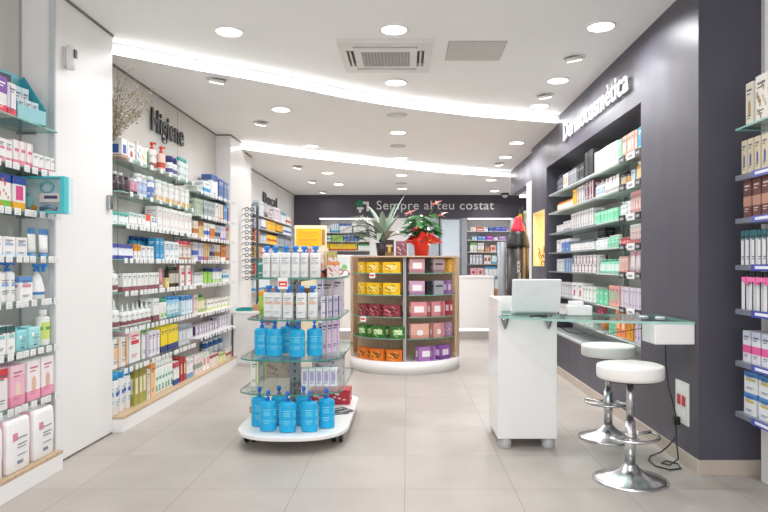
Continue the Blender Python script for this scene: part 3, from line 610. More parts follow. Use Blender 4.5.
side_row(-1, 2.225, HZ[3], [(134, 164, 6, 'bottle', .21, ('#1f86b5:g', '#1d4e94:g', 'b#bfe3f2'), 'blue bottle behind the cartons')], 'on fourth hygiene sign shelf', setback=.175)
hy(4, [(114, 122, 1, 'dropper_bottle', .23, (Wg, Wg, 'L#8f5360 b'), 'large white dropper bottle with maroon band'), (124, 160, 9, 'carton', .145, (W, 'L#93545c b'), 'white carton with maroon foot'), (161, 165, 1, 'tube', .18, ('#dc96a0:g', '#e9d9d9:g', 'T#c98894'), 'pink tube with pale cap'), (166, 170, 1, 'carton', .09, ('#e8d28a', 'b'), 'little straw yellow carton'), (171, 180, 3, 'bottle', .2, ('#4b4038:g', '#39423a:g', 'B#c9c2b4'), 'dark amber bottle with beige label'), (181, 193, 2, 'carton', .21, (W, 'n#d8405a V#c23a4a b'), 'white carton with crimson stripe')])
hy(5, [(113, 124, 1, 'dropper_bottle', .235, (Wg, Wg, 'L#8f5360 b'), 'large dropper bottle with maroon band'), (125, 153, 6, 'dropper_bottle', .19, (Wg, '#e5e6e6:g', 'L#93545c b'), 'slim dropper bottle with maroon band'), (154, 160, 2, 'carton', .2, (W, 'L#8a4a56 b'), 'white carton with maroon foot'), (161, 168, 2, 'flip_bottle', .19, (Wg, '#48a884:g', 'C#8fc45a'), 'white bottle with green cap'), (169, 181, 3, 'flip_bottle', .2, ('#8ecbe6:g', '#3a8fd0:g', 'B#d6edf7 b'), 'light blue bottle with blue cap'), (182, 193, 3, 'carton', .19, ('#d9ecf5', 'T#2f7fc4 b'), 'pale blue carton with blue top')])
hy(6, [(113, 129, 2, 'carton', .23, (W, 'B#ecc7a4 V#e7a15e b'), 'white carton with orange figure print', {'d': .13}), (130, 142, 1, 'carton', .27, (W, 'n#d4344a T#f3d3d8 b#d4344a'), 'large white box with red lettering', {'d': .15}), (143, 148, 1, 'carton', .29, ('#eef0ea', 'T#6fbf4b V#8b5fae b'), 'tall carton with green top'), (149, 160, 3, 'carton', .22, ('#ece8f0', 'S#b8a2cf b'), 'pale lilac carton'), (161, 179, 5, 'carton', .23, ('#f2d529', 'L#33407e b#33407e'), 'yellow carton with navy foot'), (180, 193, 4, 'carton', .2, ('#d5d8da', 'b T#9aa3ad'), 'light grey carton')])
hy(7, [(114.5, 134, 3, 'flip_bottle', .33, (Wg, '#2f9fdb:g', 'n#3a6fc0 b#7fb1de'), 'tall white bottle with sky blue cap', {'d': .1}), (135, 147, 3, 'carton', .31, ('#a7a24c', 'B#e8e2c0 T#8d8636'), 'olive green carton', {'d': .08}), (147.5, 150.5, 1, 'carton', .26, ('#ded8cf', 'b'), 'beige carton'), (151, 155.5, 1, 'carton', .3, ('#f0c391', 'T#f3a05a b'), 'peach carton'), (156, 174, 6, 'flip_bottle', .28, (Wg, '#efefef:g', 'W#e8f2ec C#1e9a6a n#1e9a6a'), 'white mouthwash bottle with green print'), (174.5, 180, 2, 'carton', .22, (W, 'L#2e4a9a T#d23f55 b'), 'carton with navy foot and red top'), (181, 186, 2, 'carton', .24, ('#b23a3a', 'B#e7c9a0'), 'brick red carton'), (187, 193, 2, 'carton', .2, (W, 'L#7aa6cf b'), 'white carton with blue foot')])
BOXNAME[0] = 'dental_care_box'
sc = lambda i, items, **k: side_row(-1, 2.2, SZ[i], items, SP[i], setback=.10, **k)
sc(0, [(197, 203, 1, 'carton', .08, ('#cfd6cc', 'b'), 'low grey green carton'), (204, 211, 1, 'carton', .17, ('#e9f1f7', 'M#2d9bd6 b'), 'white box with bright blue oval'), (211.5, 218, 1, 'carton', .28, (W, 'T#3a5fa5 b'), 'tall white box with blue top'), (219, 224, 2, 'carton', .27, ('#5972ad', 'b#e9eefa'), 'slate blue tall box'), (225, 231, 3, 'carton', .26, ('#8090b8', 'b#e9eefa L#44558f'), 'greyish blue tall box')])
sc(1, [(196, 203, 3, 'carton', .2, ('#c9d3c0', 'b F#7fa070'), 'pale green carton'), (204, 215, 3, 'carton', .21, ('#c3c7cc', 'M#a0a6ad b'), 'grey carton'), (216, 219, 1, 'carton', .22, (W, 'b'), 'white carton'), (219.5, 224, 2, 'carton', .22, ('#f0ece4', 'V#eda33a L#eda33a'), 'cream carton with orange stripe'), (224.5, 228, 2, 'carton', .21, ('#4f9fd6', 'b#fff'.replace('#fff', '#ffffff')), 'sky blue carton'), (228.5, 231.5, 2, 'carton', .2, ('#c2447e', 'b#ffffff'), 'magenta carton')])
pal = [('#e6dccf', 'M#c9853c F#b8423a', 'tan spotted'), ('#d9b36a', 'T#a5482e F#f3e9da', 'amber'), ('#e9e4e6', 'M#3f6fc0 b', 'white and blue'), ('#cf7a34', 'T#f1ece4 b#ffffff', 'burnt orange'), ('#b9bcc6', 'M#333c66 b', 'grey and navy'), ('#d9d3ea', 'L#8d6fc0 b', 'lilac'), ('#d6bda0', 'F#8a3f3a T#c4574a', 'biscuit coloured')]
for i, (r, h) in enumerate(((2, .19), (3, .2))):
    cur = 193.5; its = []
    for k, (c, dd, nm) in enumerate(pal):
        its.append((cur, cur+5.1, 3, 'carton', h, (c, dd), nm+' blister box', {'d': .06})); cur += 5.5
    sc(r, its if r == 2 else its[::-1] and [(x0, x1, n, k_, h_, (c_[0], c_[1].replace('T', 'L')), nm_, o_) for (x0, x1, n, k_, h_, c_, nm_, o_) in [(193.5+5.5*j, 193.5+5.5*j+5.1)+its[(j*3+2) % 7][2:] for j in range(7)]])
sc(4, [(194, 204, 4, 'carton', .13, ('#e2e3e4', 'b T#b5b8bd'), 'small silver carton'), (204.5, 212, 2, 'pack', .13, ('#8fcf3c:g', '#6db32c:g', 'C#e9f5c9'), 'lime green pouch', {'d': .08}), (213, 222, 4, 'carton', .17, ('#eef2f4', 'T#3f5fae L#b9d79a b'), 'white carton with blue top'), (223, 231, 3, 'carton', .15, (W, 'M#4aa9d0 b'), 'white carton with cyan stripe')])
sc(5, [(194, 199, 1, 'carton', .2, ('#e3c9c6', 'b'), 'dusty pink carton'), (199.5, 206, 2, 'bottle', .19, ('#a9c86a:g', '#3f9a4a:g', 'B#f0e6c0'), 'green bottle'), (207, 231, 7, 'carton', .12, ('#efefe6', 'n#8d6a86 L#dbe0b0'), 'low ivory carton')])
sc(6, [(197, 218, 8, 'carton', .1, ('#e9e3ee', 'V#5a3f78 b#5a3f78'), 'low white carton with purple stripe'), (219, 231, 5, 'carton', .14, ('#eceaf2', 'S#5d4a86 b'), 'white carton with violet stripe')])
side_row(-1, 2.196, .122, [it+({'d': .08},) for it in [(195.5, 203, 3, 'carton', .2, ('#f0e9e6', 'M#8fb6a9 F#c23a3a'), 'white carton with red marks'), (203.5, 210, 2, 'carton', .19, (W, 'B#dc8f8f T#cfe2d0'), 'white carton with rose panel'), (210.5, 219, 3, 'carton', .13, ('#efe6dc', 'T#b83a34 b'), 'cream carton with red top'), (219.5, 226, 2, 'carton', .1, ('#e6e2a8', 'T#7fae6a'), 'pale yellow low carton'), (226.5, 232.5, 2, 'carton', .13, ('#e9e9ea', 'M#c2443c b'), 'white carton with red stripe')]], 'on far plinth end', setback=.06)
side_row(-1, 2.35, .122, [(206, 228, 5, 'bottle', .33, ('#dfeaf2:g', '#1f66b0:g', 'T#1f66b0 b'), 'white bottle with royal blue shoulder')], 'at plinth back, far end')

# vase with dried branches, apothecary jar
t = thing('vase', 'clear glass vase of dried beige branches on top hygiene shelf', 'vase', (-2.39, 4.96, HZ[0]+.001))
MB().lathe([(.03, 0), (.035, .01), (.03, .08), (.034, .13), (.03, .13), (.026, .02)], 'clear_glass', 18).build('glass', t)
r2 = random.Random(3); mb = MB(); lf = MB()
for k in range(26):
    a = r2.uniform(-1.0, 1.6); L = r2.uniform(.35, .72); p_ = Vector((0, 0, .02)); pts = [p_.copy()]; dv = Vector((math.sin(a)*.16+.05, math.cos(a)*.22+.04, 1)).normalized()
    for j in range(9):
        dv = (dv+Vector((r2.uniform(-.2, .2)+.012, r2.uniform(-.22, .24)+.012, 0))).normalized(); p_ = p_+dv*L/9
        p_.x = max(p_.x, -.06); pts.append(p_.copy())
        if j > 1:
            for q in range(7):
                c = p_+Vector((r2.uniform(-.035, .035), r2.uniform(-.04, .04), r2.uniform(-.03, .03))); c.x = max(c.x, -.085); s_ = r2.uniform(.006, .014)
                u = Vector((r2.uniform(-1, 1), r2.uniform(-1, 1), r2.uniform(-1, 1))).normalized(); v_ = u.orthogonal().normalized()
                lf.quad(c-u*s_, c+v_*s_*.6, c+u*s_, c-v_*s_*.6, r2.choice(['#a59b83', '#8c8468', '#b9ae96', '#77705a'])); 
                if q == 0: mb.tube([p_, c], .0012, '#9a8d74', 4)
    mb.tube(pts, .0022, '#8f8064', 5)
mb.build('branches', t); lf.build('dried_leaves', t)
t = thing('apothecary_jar', 'white ceramic lidded jar behind the top hygiene shelf cartons', 'jar', (-2.418, 5.62, HZ[0]+.001))
MB().lathe([(.038, 0), (.045, .02), (.045, .17), (.038, .185)], Wg, 24).build('body', t)
MB().lathe([(.047, .186), (.046, .195), (.035, .22), (.012, .225), (.01, .235), (.015, .248), (.008, .26)], '#e6dcd6:g', 24).build('lid', t)
# lettering
def glyph_mesh(ch, size, ext, off=0):
    c = bpy.data.curves.new('t', 'FONT'); c.body = ch; c.size = size; c.extrude = ext; c.offset = off; c.resolution_u = 3
    o = bpy.data.objects.new('t', c); COL.objects.link(o); bpy.context.view_layer.update(); me = bpy.data.meshes.new_from_object(o); wd = o.dimensions.x
    bpy.data.objects.remove(o); bpy.data.curves.remove(c); return me
def width(txt):
    c = bpy.data.curves.new('t', 'FONT'); c.body = txt; c.size = 1; o = bpy.data.objects.new('t', c); COL.objects.link(o); bpy.context.view_layer.update(); x = o.dimensions.x; bpy.data.objects.remove(o); bpy.data.curves.remove(c); return x
def sign(name, txt, cap, length, depth, material, label, loc, rot, bold=0):
    """letters of a sign, one child mesh each, lying in the sign's local XZ plane reading along +X"""
    t = thing(name, label, 'sign', loc); t.rotation_euler = rot
    size = cap/.70; tot = width(txt)*size; sx = length/tot; base = width('|')
    for i, ch in enumerate(txt):
        if ch == ' ': continue
        me = glyph_mesh(ch, size, depth/2, bold); me.materials.clear(); me.materials.append(mat(material)); me.name = 'letter'
        off = (width('|'+txt[:i]+'|')-2*0-base-width('||')+base)*size
        o = place('letter', me, t, ((off)*sx, 0, 0)); o.rotation_euler = (math.pi/2, 0, 0); o.scale = (sx*.94, 1, 1)
    return t
sign('wall_sign', 'Higiene', .215, .86, .014, '#2b2b2e:s', 'dark grey raised letters spelling Higiene on white wall', (XH+.02, 6.0, 2.60), (0, 0, math.pi/2), .006)
sign('wall_sign', 'Bucal', .18, 1.15, .014, '#4a4a4e:s', 'dark grey raised letters spelling Bucal beyond glasses rack', (X3+.02, 11.1, 2.42), (0, 0, math.pi/2), .006)
sign('wall_sign', 'Dermocosmètica', .20, 2.08, .012, '#e6e6e7:s', 'white raised letters spelling Dermocosmètica on dark wall', (XR-.025, 7.18, 2.715), (0, 0, -math.pi/2), .002)
sign('header_sign', 'Sempre al teu costat', .20, (494-376)/F*14.2, .02, '#e3e3e4:g', 'white letters spelling Sempre al teu costat on dark header', ((376-VX)/F*14.23, 14.245, 2.56), (0, 0, 0))
t = thing('header_logo', 'green and white clover bracket emblem on dark header', 'sign', ((357-VX)/F*14.23, 14.25, 2.49))
mb = MB()
for dx, dz in ((0, .045), (0, -.045), (.045, 0), (-.045, 0)): mb.lathe([(.042, -.01), (.042, .01)], '#138a63:g', 16, c=(.06+dx, dz+.2, 0))
for i in range(len(mb.v)): x, y, z = mb.v[i]; mb.v[i] = (x, z-.01, y)
mb.build('green_clover', t)
MB().box(.13, .27, -.02, 0, .19, .245, '#e3e3e4:g').box(.215, .27, -.02, 0, .03, .19, '#e3e3e4:g').box(.0, .15, -.02, 0, .07, .12, '#e3e3e4:g').box(.04, .1, -.02, 0, 0, .07, '#e3e3e4:g').build('white_bracket', t)
BOXNAME[0] = 'cosmetics_box'
# ===== dermocosmetic niche =====
XN = 1.83
DZ = [2.2, 1.962, 1.70, 1.457, 1.222, .925, .67]
NP = ['%s cosmetics wall shelf' % q for q in ('top', 'second', 'third', 'fourth', 'fifth', 'sixth', 'bottom')]
for i, z in enumerate(DZ):
    glass_shelf(1, XN, 2.145, 6.10, 8.12, z, 'far long part of the %s cosmetics wall shelf' % O8[i].replace('bottom', 'seventh') if i < 6 else 'far long part of the lowest cosmetics wall shelf', .014, 'frosted_glass', '#c3c8ca:g' if i < 2 else '#7d828c:g', False)
    glass_shelf(1, XN, 2.145, 5.44, 6.08, z, 'middle glass part of the %s cosmetics wall shelf' % (O8[i] if i < 6 else 'lowest'), .012, 'frosted_glass', '#d4dcd8:g', False)
    glass_shelf(1, XN, 2.145, 4.87, 5.42, z, 'nearest glass part of the %s cosmetics wall shelf' % (O8[i] if i < 6 else 'lowest'), .012, 'frosted_glass', '#cfe0da:g', False)
    if i < 6:
        for k, (a, b, c, nm) in enumerate(((4.90, 5.02, '#26262a:g', 'nearest black'), (5.26, 5.40, '#26262a:g', 'farther black'), (5.04, 5.20, '#f0f0f0:g', 'white'))):
            mb = MB().box(-.008, 0, -(b-a)/2, (b-a)/2, -.035, .02, c)
            mb.box(-.0095, -.008, -(b-a)*.3, (b-a)*.3, -.02, .0, '#a9adb3' if k < 2 else '#9a9ea6')
            o = mb.build('shelf_ticket', None, (XN-.001, (a+b)/2, z)); tag(o, '%s ticket holder on %s' % (nm, NP[i]), 'price ticket')
for y in (5.43, 6.09): slab('trim_14' if y < 6 else 'trim_15', 2.10, 2.145, y-.01, y+.01, .47, 2.56, '#a5a8aa:m')
o = bx('niche_sill', XR-.01, 2.15, 4.87, 8.14, .47, .49, '#b9bcc0:s'); tag(o, 'long pale ledge at the foot of the cosmetics wall niche', 'ledge')
nr = lambda i, items, **k: side_row(1, XN, DZ[i], [it[:4]+(it[4]*.88,)+it[5:] for it in items], 'on '+NP[i], setback=.035, **k)
nr(0, [(556, 562, 3, 'bottle', .22, ('#5b5c66:s', '#2f3038:g', 'b#cfcfd6'), 'dark grey bottle'), (562.5, 567, 2, 'carton', .2, (W, 'B#c8a24a b'), 'white and gold carton'), (567.5, 576, 4, 'carton', .2, ('#8f8f96', 'b#e4e4e6 L#6f7078'), 'mid grey carton'), (576.5, 583.5, 3, 'carton', .19, ('#2e2d33', 'b#b9b9bd'), 'black carton'), (584, 593, 2, 'carton', .31, ('#1f1f23', 'T#3a3940'), 'tall black gift bag'), (594, 617, 6, 'carton', .24, (W, 'C#b4b0ae b#c9c5c2'), 'white carton with grey swirl'), (617.5, 621, 1, 'carton', .23, ('#94c7ad', 'b#ffffff'), 'mint carton'), (621.5, 636, 6, 'carton', .235, ('#dcae9c', 'B#eadad0 b'), 'rose beige carton'), (637, 641, 1, 'carton', .24, ('#28a3d8', 'b#ffffff'), 'bright blue carton')])
nr(1, [(556, 572, 8, 'bottle', .12, ('#e3933f:g', '#c86a28:g', 'B#f2e6d6'), 'small orange bottle'), (572.5, 576, 1, 'carton', .2, ('#f2b41e', 'b'), 'yellow carton'), (576.5, 584, 3, 'carton', .21, ('#ded9dd', 'V#5d2f40 b'), 'white and plum carton, far set'), (584.5, 593, 3, 'carton', .22, ('#6a3546', 'V#e9e4e6 b#e9e4e6'), 'plum carton with white side'), (595, 603, 4, 'bottle', .15, ('#eef0f3:g', '#cfd8e6:g', 'B#b9c8e2 b'), 'white bottle with pale blue label'), (603.5, 617, 6, 'tube', .17, ('#efe7e6:g', '#e6d5d6:g', 'T#e3ced0'), 'pale rose tube'), (619, 625, 2, 'bottle', .17, ('#222226:g', '#111114:g', 'B#c9b89a'), 'black bottle'), (626, 630, 1, 'bottle', .15, ('#2a2320:g', '#161616:g', 'B#c89b52'), 'black bottle with gold label'), (631, 635, 1, 'carton', .14, ('#b9c7d4', 'b'), 'grey blue carton'), (636, 641, 2, 'bottle', .2, ('#d99a35:g', '#e9e4da:g', 'B#f1d9a0'), 'amber bottle with pale cap')])
nr(2, [(556, 562, 3, 'carton', .10, ('#d9d9dc', 'b'), 'low light grey carton'), (562.5, 570, 3, 'carton', .13, ('#d2cfd0', 'b L#9d9da4'), 'light grey carton with dark foot'), (570.5, 593, 9, 'carton', .2, ('#c7c5c8', 'V#f1efef b#77777e'), 'grey carton with white side'), (594, 617, 7, 'carton', .13, ('#7fd3ab', 'b#e9f7f0 T#93dfba'), 'mint green carton'), (618.5, 625, 2, 'bottle', .17, ('#e9ecea:g', '#d5d8d6:g', 'B#f7f7f7 b'), 'clear white bottle'), (625.5, 629, 1, 'bottle', .2, ('#eceeec:g', '#86878d:g', 'b'), 'white bottle with grey cap'), (629.5, 641, 4, 'carton', .23, ('#d9a39d', 'B#efd9d4 T#cf8f8c b'), 'dusky pink carton')])
nr(3, [(556, 561, 1, 'carton', .17, (W, 'b V#d5d5da'), 'plain white carton'), (561.5, 569, 2, 'carton', .17, ('#5e83c4', 'b#eaf0fb T#eef1f6'), 'cornflower blue carton'), (570, 593, 7, 'carton', .12, ('#e4e4e5', 'T#5e6672 b'), 'low white carton with slate top'), (594, 606, 4, 'bottle', .12, ('#e3e6e4:g', '#c2c8c6:g', 'B#f4f4f4 b'), 'short white bottle'), (606.5, 617, 3, 'bottle', .13, ('#8fd8b8:g', '#e9efec:g', 'b'), 'short mint bottle'), (618.5, 628, 3, 'jar', .09, ('#dc7f7e:g', '#c96464:g', 'b#f3dcdc'), 'coral jar'), (628.5, 641, 4, 'flip_bottle', .2, ('#e9d5d2:g', '#e0e0e0:g', 'L#cf8084 b'), 'pale pink bottle')])
side_row(1, XN, DZ[2]-.243, [(597, 606, 1, 'carton', .22, ('#232327', 'b#77777e'), 'black box standing behind the bottles', {'d': .1})], 'on '+NP[3], setback=.16)
nr(4, [(556, 563, 3, 'carton', .17, ('#d7d9de', 'b'), 'pale silver carton'), (563.5, 571, 3, 'carton', .175, ('#9db6d3', 'V#2f5f8f b'), 'steel blue carton'), (572, 597, 7, 'carton', .1, ('#efecee', 'V#7b3e58 b#7b3e58'), 'white and burgundy carton, lower layer'), (598.5, 617, 6, 'bottle', .15, ('#8fdcc0:g', '#66b496:g', 'B#dff3ea'), 'mint green bottle'), (618.5, 628, 3, 'carton', .17, ('#dcb3a8', 'b#ffffff L#c9897c'), 'salmon carton'), (628.5, 641, 5, 'tube', .22, ('#ecdfe2:g', '#d2889a:g', 'T#dba2b0'), 'pale tube with rose cap')])
side_row(1, XN, DZ[4]+.092, [(574, 597, 7, 'carton', .086, ('#efecee', 'V#6b3550 b#6b3550'), 'white and burgundy carton, upper layer')], 'on '+NP[4], setback=.035)
nr(5, [(558, 571, 6, 'carton', .19, ('#dbdbe0', 'V#a9a9b8 b'), 'silver white carton'), (571.5, 582, 2, 'carton', .2, (W, 'C#c2329c b'), 'white carton with magenta flower'), (582.5, 595, 4, 'carton', .17, ('#ecefeb', 'S#b9d8c4 b'), 'white carton with pale green stripe'), (595.5, 607.5, 3, 'carton', .15, ('#74cfa6', 'b#e9f7f0'), 'mint carton'), (608, 619, 3, 'carton', .21, ('#e5a59c', 'B#7fc9a6 b'), 'pink carton with mint panel'), (620, 641, 7, 'carton', .21, ('#d9cfe0', 'V#efeaf2 b#9d86b0'), 'pale lilac carton')])
nr(6, [(559, 575, 5, 'carton', .18, ('#e3e3e6', 'b'), 'white grey carton'), (576, 592, 4, 'carton', .14, ('#cfe2d6', 'b'), 'pale mint carton'), (607.5, 615, 3, 'bottle', .16, ('#7ccaa2:g', '#e6e6e6:g', 'b'), 'green bottle'), (615.5, 625, 2, 'carton', .27, ('#f08b4c', 'B#f6c9a0 b'), 'bright orange carton'), (625.5, 633, 2, 'carton', .27, ('#e9a02f', 'F#7a4a20'), 'amber carton'), (633.5, 641, 2, 'carton', .22, ('#d8cfe0', 'b S#b98ab8'), 'lilac carton')])
t = thing('flower_bouquet', 'pink artificial hibiscus flowers on the bottom cosmetics shelf', 'flowers', (1.95, 6.13, DZ[6]+.001))
r2 = random.Random(11); mb = MB()
for k in range(14):
    a = r2.uniform(0, 6.28); r_ = r2.uniform(0, .075); z = r2.uniform(.08, .2); c = Vector((r_*math.cos(a)-.02, r_*math.sin(a)*1.3, z)); col = r2.choice(['#e64a7e', '#f08bb0', '#f3b9cc', '#d83a5c', '#f6e6ea'])
    for q in range(5):
        b = q*1.257+a; u = Vector((-.25, math.cos(b), math.sin(b))).normalized(); v_ = Vector((0, -math.sin(b), math.cos(b)))
        mb.quad(c, c+u*.022+v_*.014, c+u*.036-Vector((.008, 0, 0)), c+u*.022-v_*.014, col, True)
mb.build('petals', t)
mb = MB()
for k in range(16):
    a = r2.uniform(0, 6.28); c = Vector((0, 0, .05)); u = Vector((math.cos(a)*.05-.02, math.sin(a)*.1, r2.uniform(.06, .18))); v_ = Vector((0, .014, 0)); mb.quad(c, c+u*.5+v_, c+u, c+u*.5-v_, '#3f8a4a')
mb.build('leaves', t); MB().lathe([(.045, 0), (.06, .08), (.055, .08)], '#c9823f:s', 16).build('basket', t)

BOXNAME[0] = 'hair_care_box'
# ===== unit at the very right =====
RZ = [2.105, 1.827, 1.573, 1.30, 1.04, .734, .434]
RP = ['on %s right-hand shelf' % q for q in ('top', 'second', 'third', 'fourth', 'fifth', 'sixth', 'bottom')]
for i, z in enumerate(RZ):
    o = glass_shelf(1, 1.95, 2.43, 2.6, 3.73, z, '%s shelf of the right-hand unit' % ('clear glass top' if i == 0 else 'grey '+['', 'second', 'third', 'fourth', 'fifth', 'sixth', 'bottom'][i]), .010 if i == 0 else .03, 'shelf_glass' if i == 0 else '#8b8f9a:s', '#8fc4bd:g' if i == 0 else '#6f7480:s', False)
    if i:
        for k, y in enumerate((3.45, 3.15)):
            q = MB().box(-.004, 0, -.1, .1, -.034, .004, '#3a4aa8:g' if i > 2 else '#5b66b0:g'); q.box(-.005, -.004, -.07, .06, -.022, -.006, '#e6e8f2')
            q = q.build('shelf_ticket', None, (1.949, y, z)); tag(q, '%s blue ticket strip %s' % (('nearer', 'farther')[k == 0], RP[i]), 'price ticket')
o = bx('base_cabinet', 2.13, 2.43, 2.4, 3.78, 0, .33, 'white_lacquer', None, .003); tag(o, 'white base cabinet under the right-hand shelves', 'cabinet')
rr = lambda i, items, **k: side_row(1, 1.95, RZ[i], [it[:7]+(dict(it[7], fill=.82),) for it in items], RP[i], **k)
rr(0, [(744, 752.5, 1, 'carton', .25, ('#ece6d9', 'b C#b89a6a'), 'cream carton with brown leaf, far one', {'d': .11}), (753.5, 768, 1, 'carton', .26, ('#f1ede4', 'F#a88a5c b'), 'cream carton with large brown leaves, middle one', {'d': .13}), (770, 790, 1, 'carton', .25, ('#f1ede4', 'F#a88a5c b'), 'cream carton with large brown leaves, nearest one', {'d': .13})])
rr(1, [(741, 790, 7, 'carton', .2, ('#d8ccb2', 'C#4a5f9a b'), 'beige carton with blue badge', {'d': .08})])
rr(2, [(742, 792, 5, 'carton', .225, ('#6d4440', 'M#b88a78 b#d9c2b8'), 'dark brown red carton', {'d': .12})])
rr(3, [(740, 792, 9, 'carton', .2, ('#e6e8ea', 'T#2f6b78 V#2f3440 b#2f3440'), 'slim white carton with petrol top', {'d': .1})])
rr(4, [(741, 792, 7, 'carton', .22, ('#e3e3e6', 'V#1c1c20 T#26262a'), 'slim white carton with black side', {'d': .1})])
for k in range(4):
    mb = MB().box(-.022, .022, -.004, 0, -.022, .022, '#e85aa0'); mb.box(-.05, -.012, -.006, -.002, -.006, .02, '#f07ab4'); mb.box(.012, .05, -.006, -.002, -.006, .02, '#f07ab4')
    o = mb.build('ribbon', None, (1.972, 3.64-k*.1, 1.21), -math.pi/2); tag(o, near(3-k, 4)+'pink ribbon tied on slim cartons of fifth right-hand shelf', 'ribbon', 'pink ribbons on the slim cartons')
rr(5, [(741, 792, 5, 'carton', .18, ('#d9dbe2', 'M#dc5a9a T#b9bfd0 b'), 'silver carton with pink band', {'d': .12})])
rr(6, [(742, 790, 3, 'carton', .125, ('#dfe3e6', 'b#39507a T#4a86c5 n#c9b46a'), 'white and blue carton, lower layer', {'d': .15})])
side_row(1, 1.95, RZ[6]+.127, [(742, 790, 3, 'carton', .12, ('#dfe3e6', 'b#39507a T#4a86c5 n#c9b46a'), 'white and blue carton, upper layer', {'d': .15})], RP[6])

BOXNAME[0] = 'carton'
# ===== gondola =====
def dshape(x0, x1, yf, yb, bulge, rb=.08, n=18):
    """plan outline with a rounded front (towards the viewer) and rounded back corners"""
    cx, hw = (x0+x1)/2, (x1-x0)/2; ys = yf+bulge; pts = []
    for k in range(n+1):
        a = math.pi+math.pi*k/n; pts.append((cx+hw*math.copysign(abs(math.cos(a))**.84, math.cos(a)), ys+bulge*(-abs(math.sin(a))**.84)))
    for k in range(7): a = k*math.pi/12; pts.append((x1-rb+rb*math.cos(a), yb-rb+rb*math.sin(a)))
    for k in range(7): a = math.pi/2+k*math.pi/12; pts.append((x0+rb+rb*math.cos(a), yb-rb+rb*math.sin(a)))
    return pts
GX, GY = -.84, 5.0
t = thing('gondola', 'wheeled glass shelf gondola with white base in the centre aisle', 'display stand', (GX, GY, 0))
base = [(x-GX, y-GY) for x, y in dshape(-1.235, -.43, 4.30, 5.72, .36, .14)]
MB().prism(base, .075, .105, 'white_lacquer').build('base_board', t, (0, 0, .012), bevel=.006)
mb = MB().box(-.04, .04, -.03, .03, .118, 1.36, '#8d9194:s'); 
for k in range(20): mb.box(-.008, .008, -.0315, -.03, .16+k*.058, .185+k*.058, '#4a4d50')
col_ = mb.build('column', t, (-.045, -.02, 0))
GZ = [1.207, .91, .625, .386]
SH = [(-1.155, -.50, 4.47, 5.5), (-1.18, -.50, 4.45, 5.5), (-1.225, -.47, 4.43, 5.55), (-1.225, -.47, 4.42, 5.6)]
for z, (a, b, c, d_) in zip(GZ, SH):
    s_ = MB().prism([(x-GX, y-GY) for x, y in dshape(a, b, c, d_, .22, .06)], z-.01, z, 'shelf_glass', '#3f8f80:g').build('glass_shelf', t)
    MB().box(-.025, -.015, -.25, .3, z-.035, z-.011, '#b4b8bb:m').box(.015, .025, -.25, .3, z-.035, z-.011, '#b4b8bb:m').build('support_arm', s_)
for i, (x, y) in enumerate(((-1.15, 4.615), (-.51, 4.62), (-1.12, 5.58), (-.54, 5.58))):
    c = MB().box(-.028, .028, -.02, .03, .055, .0865, '#2a2b2e:g').build('caster', t, (x-GX, y-GY, 0))
    for sx in (-.026, .026):
        mw = MB().lathe([(.039, -.013), (.042, -.008), (.042, .008), (.039, .013)], '#1d1e20:s', 18).build('wheel', c, (sx, 0, .042)); mw.rotation_euler = (0, math.pi/2, 0)
        MB().lathe([(.015, -.014), (.015, .014)], '#9a9da0:m', 12).build('hub', c, (sx, 0, .042)).rotation_euler = (0, math.pi/2, 0)
def at(px, D): return (px-VX)/F*D
def put(px, D, z, kind, w, d, h, cols, label, group=None, rz=0, **k):
    return product(kind, w, d, h, cols, label, group, (at(px, D), D, z+.0008), rz, **k)
wb = (Wg, '#2f86dc:g', 'b#a9adb2 n#cfd2d6')
for i, (px, D) in enumerate(((267, 4.72), (275.7, 4.72), (285.8, 4.66), (295.7, 4.66), (304.5, 4.70), (315.5, 4.72))):
    put(px, D+.04, GZ[0], 'square_pump_bottle', .058 if i in (0, 1, 3, 4) else .08, .058, .235, wb, ['leftmost', 'second from left', 'third from left', 'fourth from left', 'fifth from left', 'rightmost'][i]+' white blue-pump bottle on top gondola shelf', 'white pump bottles on the top gondola shelf')
for i, (px, D) in enumerate(((269, 4.72), (277.6, 4.68), (288.4, 4.62), (301.5, 4.62), (313, 4.68))):
    put(px, D+.02, GZ[1], 'square_pump_bottle', .074, .06, .235, (Wg, '#2f86dc:g', 'b#a9adb2 n#ecc7b4'), ['leftmost', 'second from left', 'middle', 'fourth from left', 'rightmost'][i]+' white blue-pump bottle on second gondola shelf', 'white pump bottles on the second gondola shelf')
bl = ('#16aee4:g', '#1f6fd0:g', 'b#8fe0f6 n#56c8ec')
for i, (px, D) in enumerate(((262, 4.72), (274.5, 4.66), (287.5, 4.84), (297.5, 4.62), (314.5, 4.68))):
    put(px, D, GZ[2], 'pump_bottle', .114, .068, .27, bl, ['leftmost', 'second from left', 'rear middle', 'fourth from left', 'rightmost'][i]+' turquoise pump bottle on third gondola shelf', 'turquoise pump bottles on the third gondola shelf')
for i, (px, D) in enumerate(((259.5, 4.62), (268, 4.485), (279, 4.66), (287.5, 4.45), (303.5, 4.64), (309.5, 4.47), (326.5, 4.57))):
    put(px, D+.0, .118, 'pump_bottle', .118, .07, .285, bl, ['leftmost rear', 'leftmost front', 'second rear', 'middle front', 'third rear', 'right front', 'rightmost lone'][i]+' turquoise pump bottle on gondola base', 'turquoise pump bottles on the gondola base')
put(323.5, 4.98, GZ[0], 'carton', .062, .07, .2, ('#f0e6e0', 'F#e0653a L#d8574a V#d9c26a'), 'red spotted white carton at the back of top gondola shelf')
put(332.5, 4.96, GZ[0], 'carton', .066, .07, .2, ('#efe4dd', 'F#c85a3a T#b9b06a'), 'taller stacked looking carton with brown spots, top gondola shelf right')
put(333.5, 4.80, GZ[0], 'carton', .085, .07, .118, ('#efe6e2', 'F#dd5540 T#e99a5a'), 'low white carton with red dots on top gondola shelf right end')
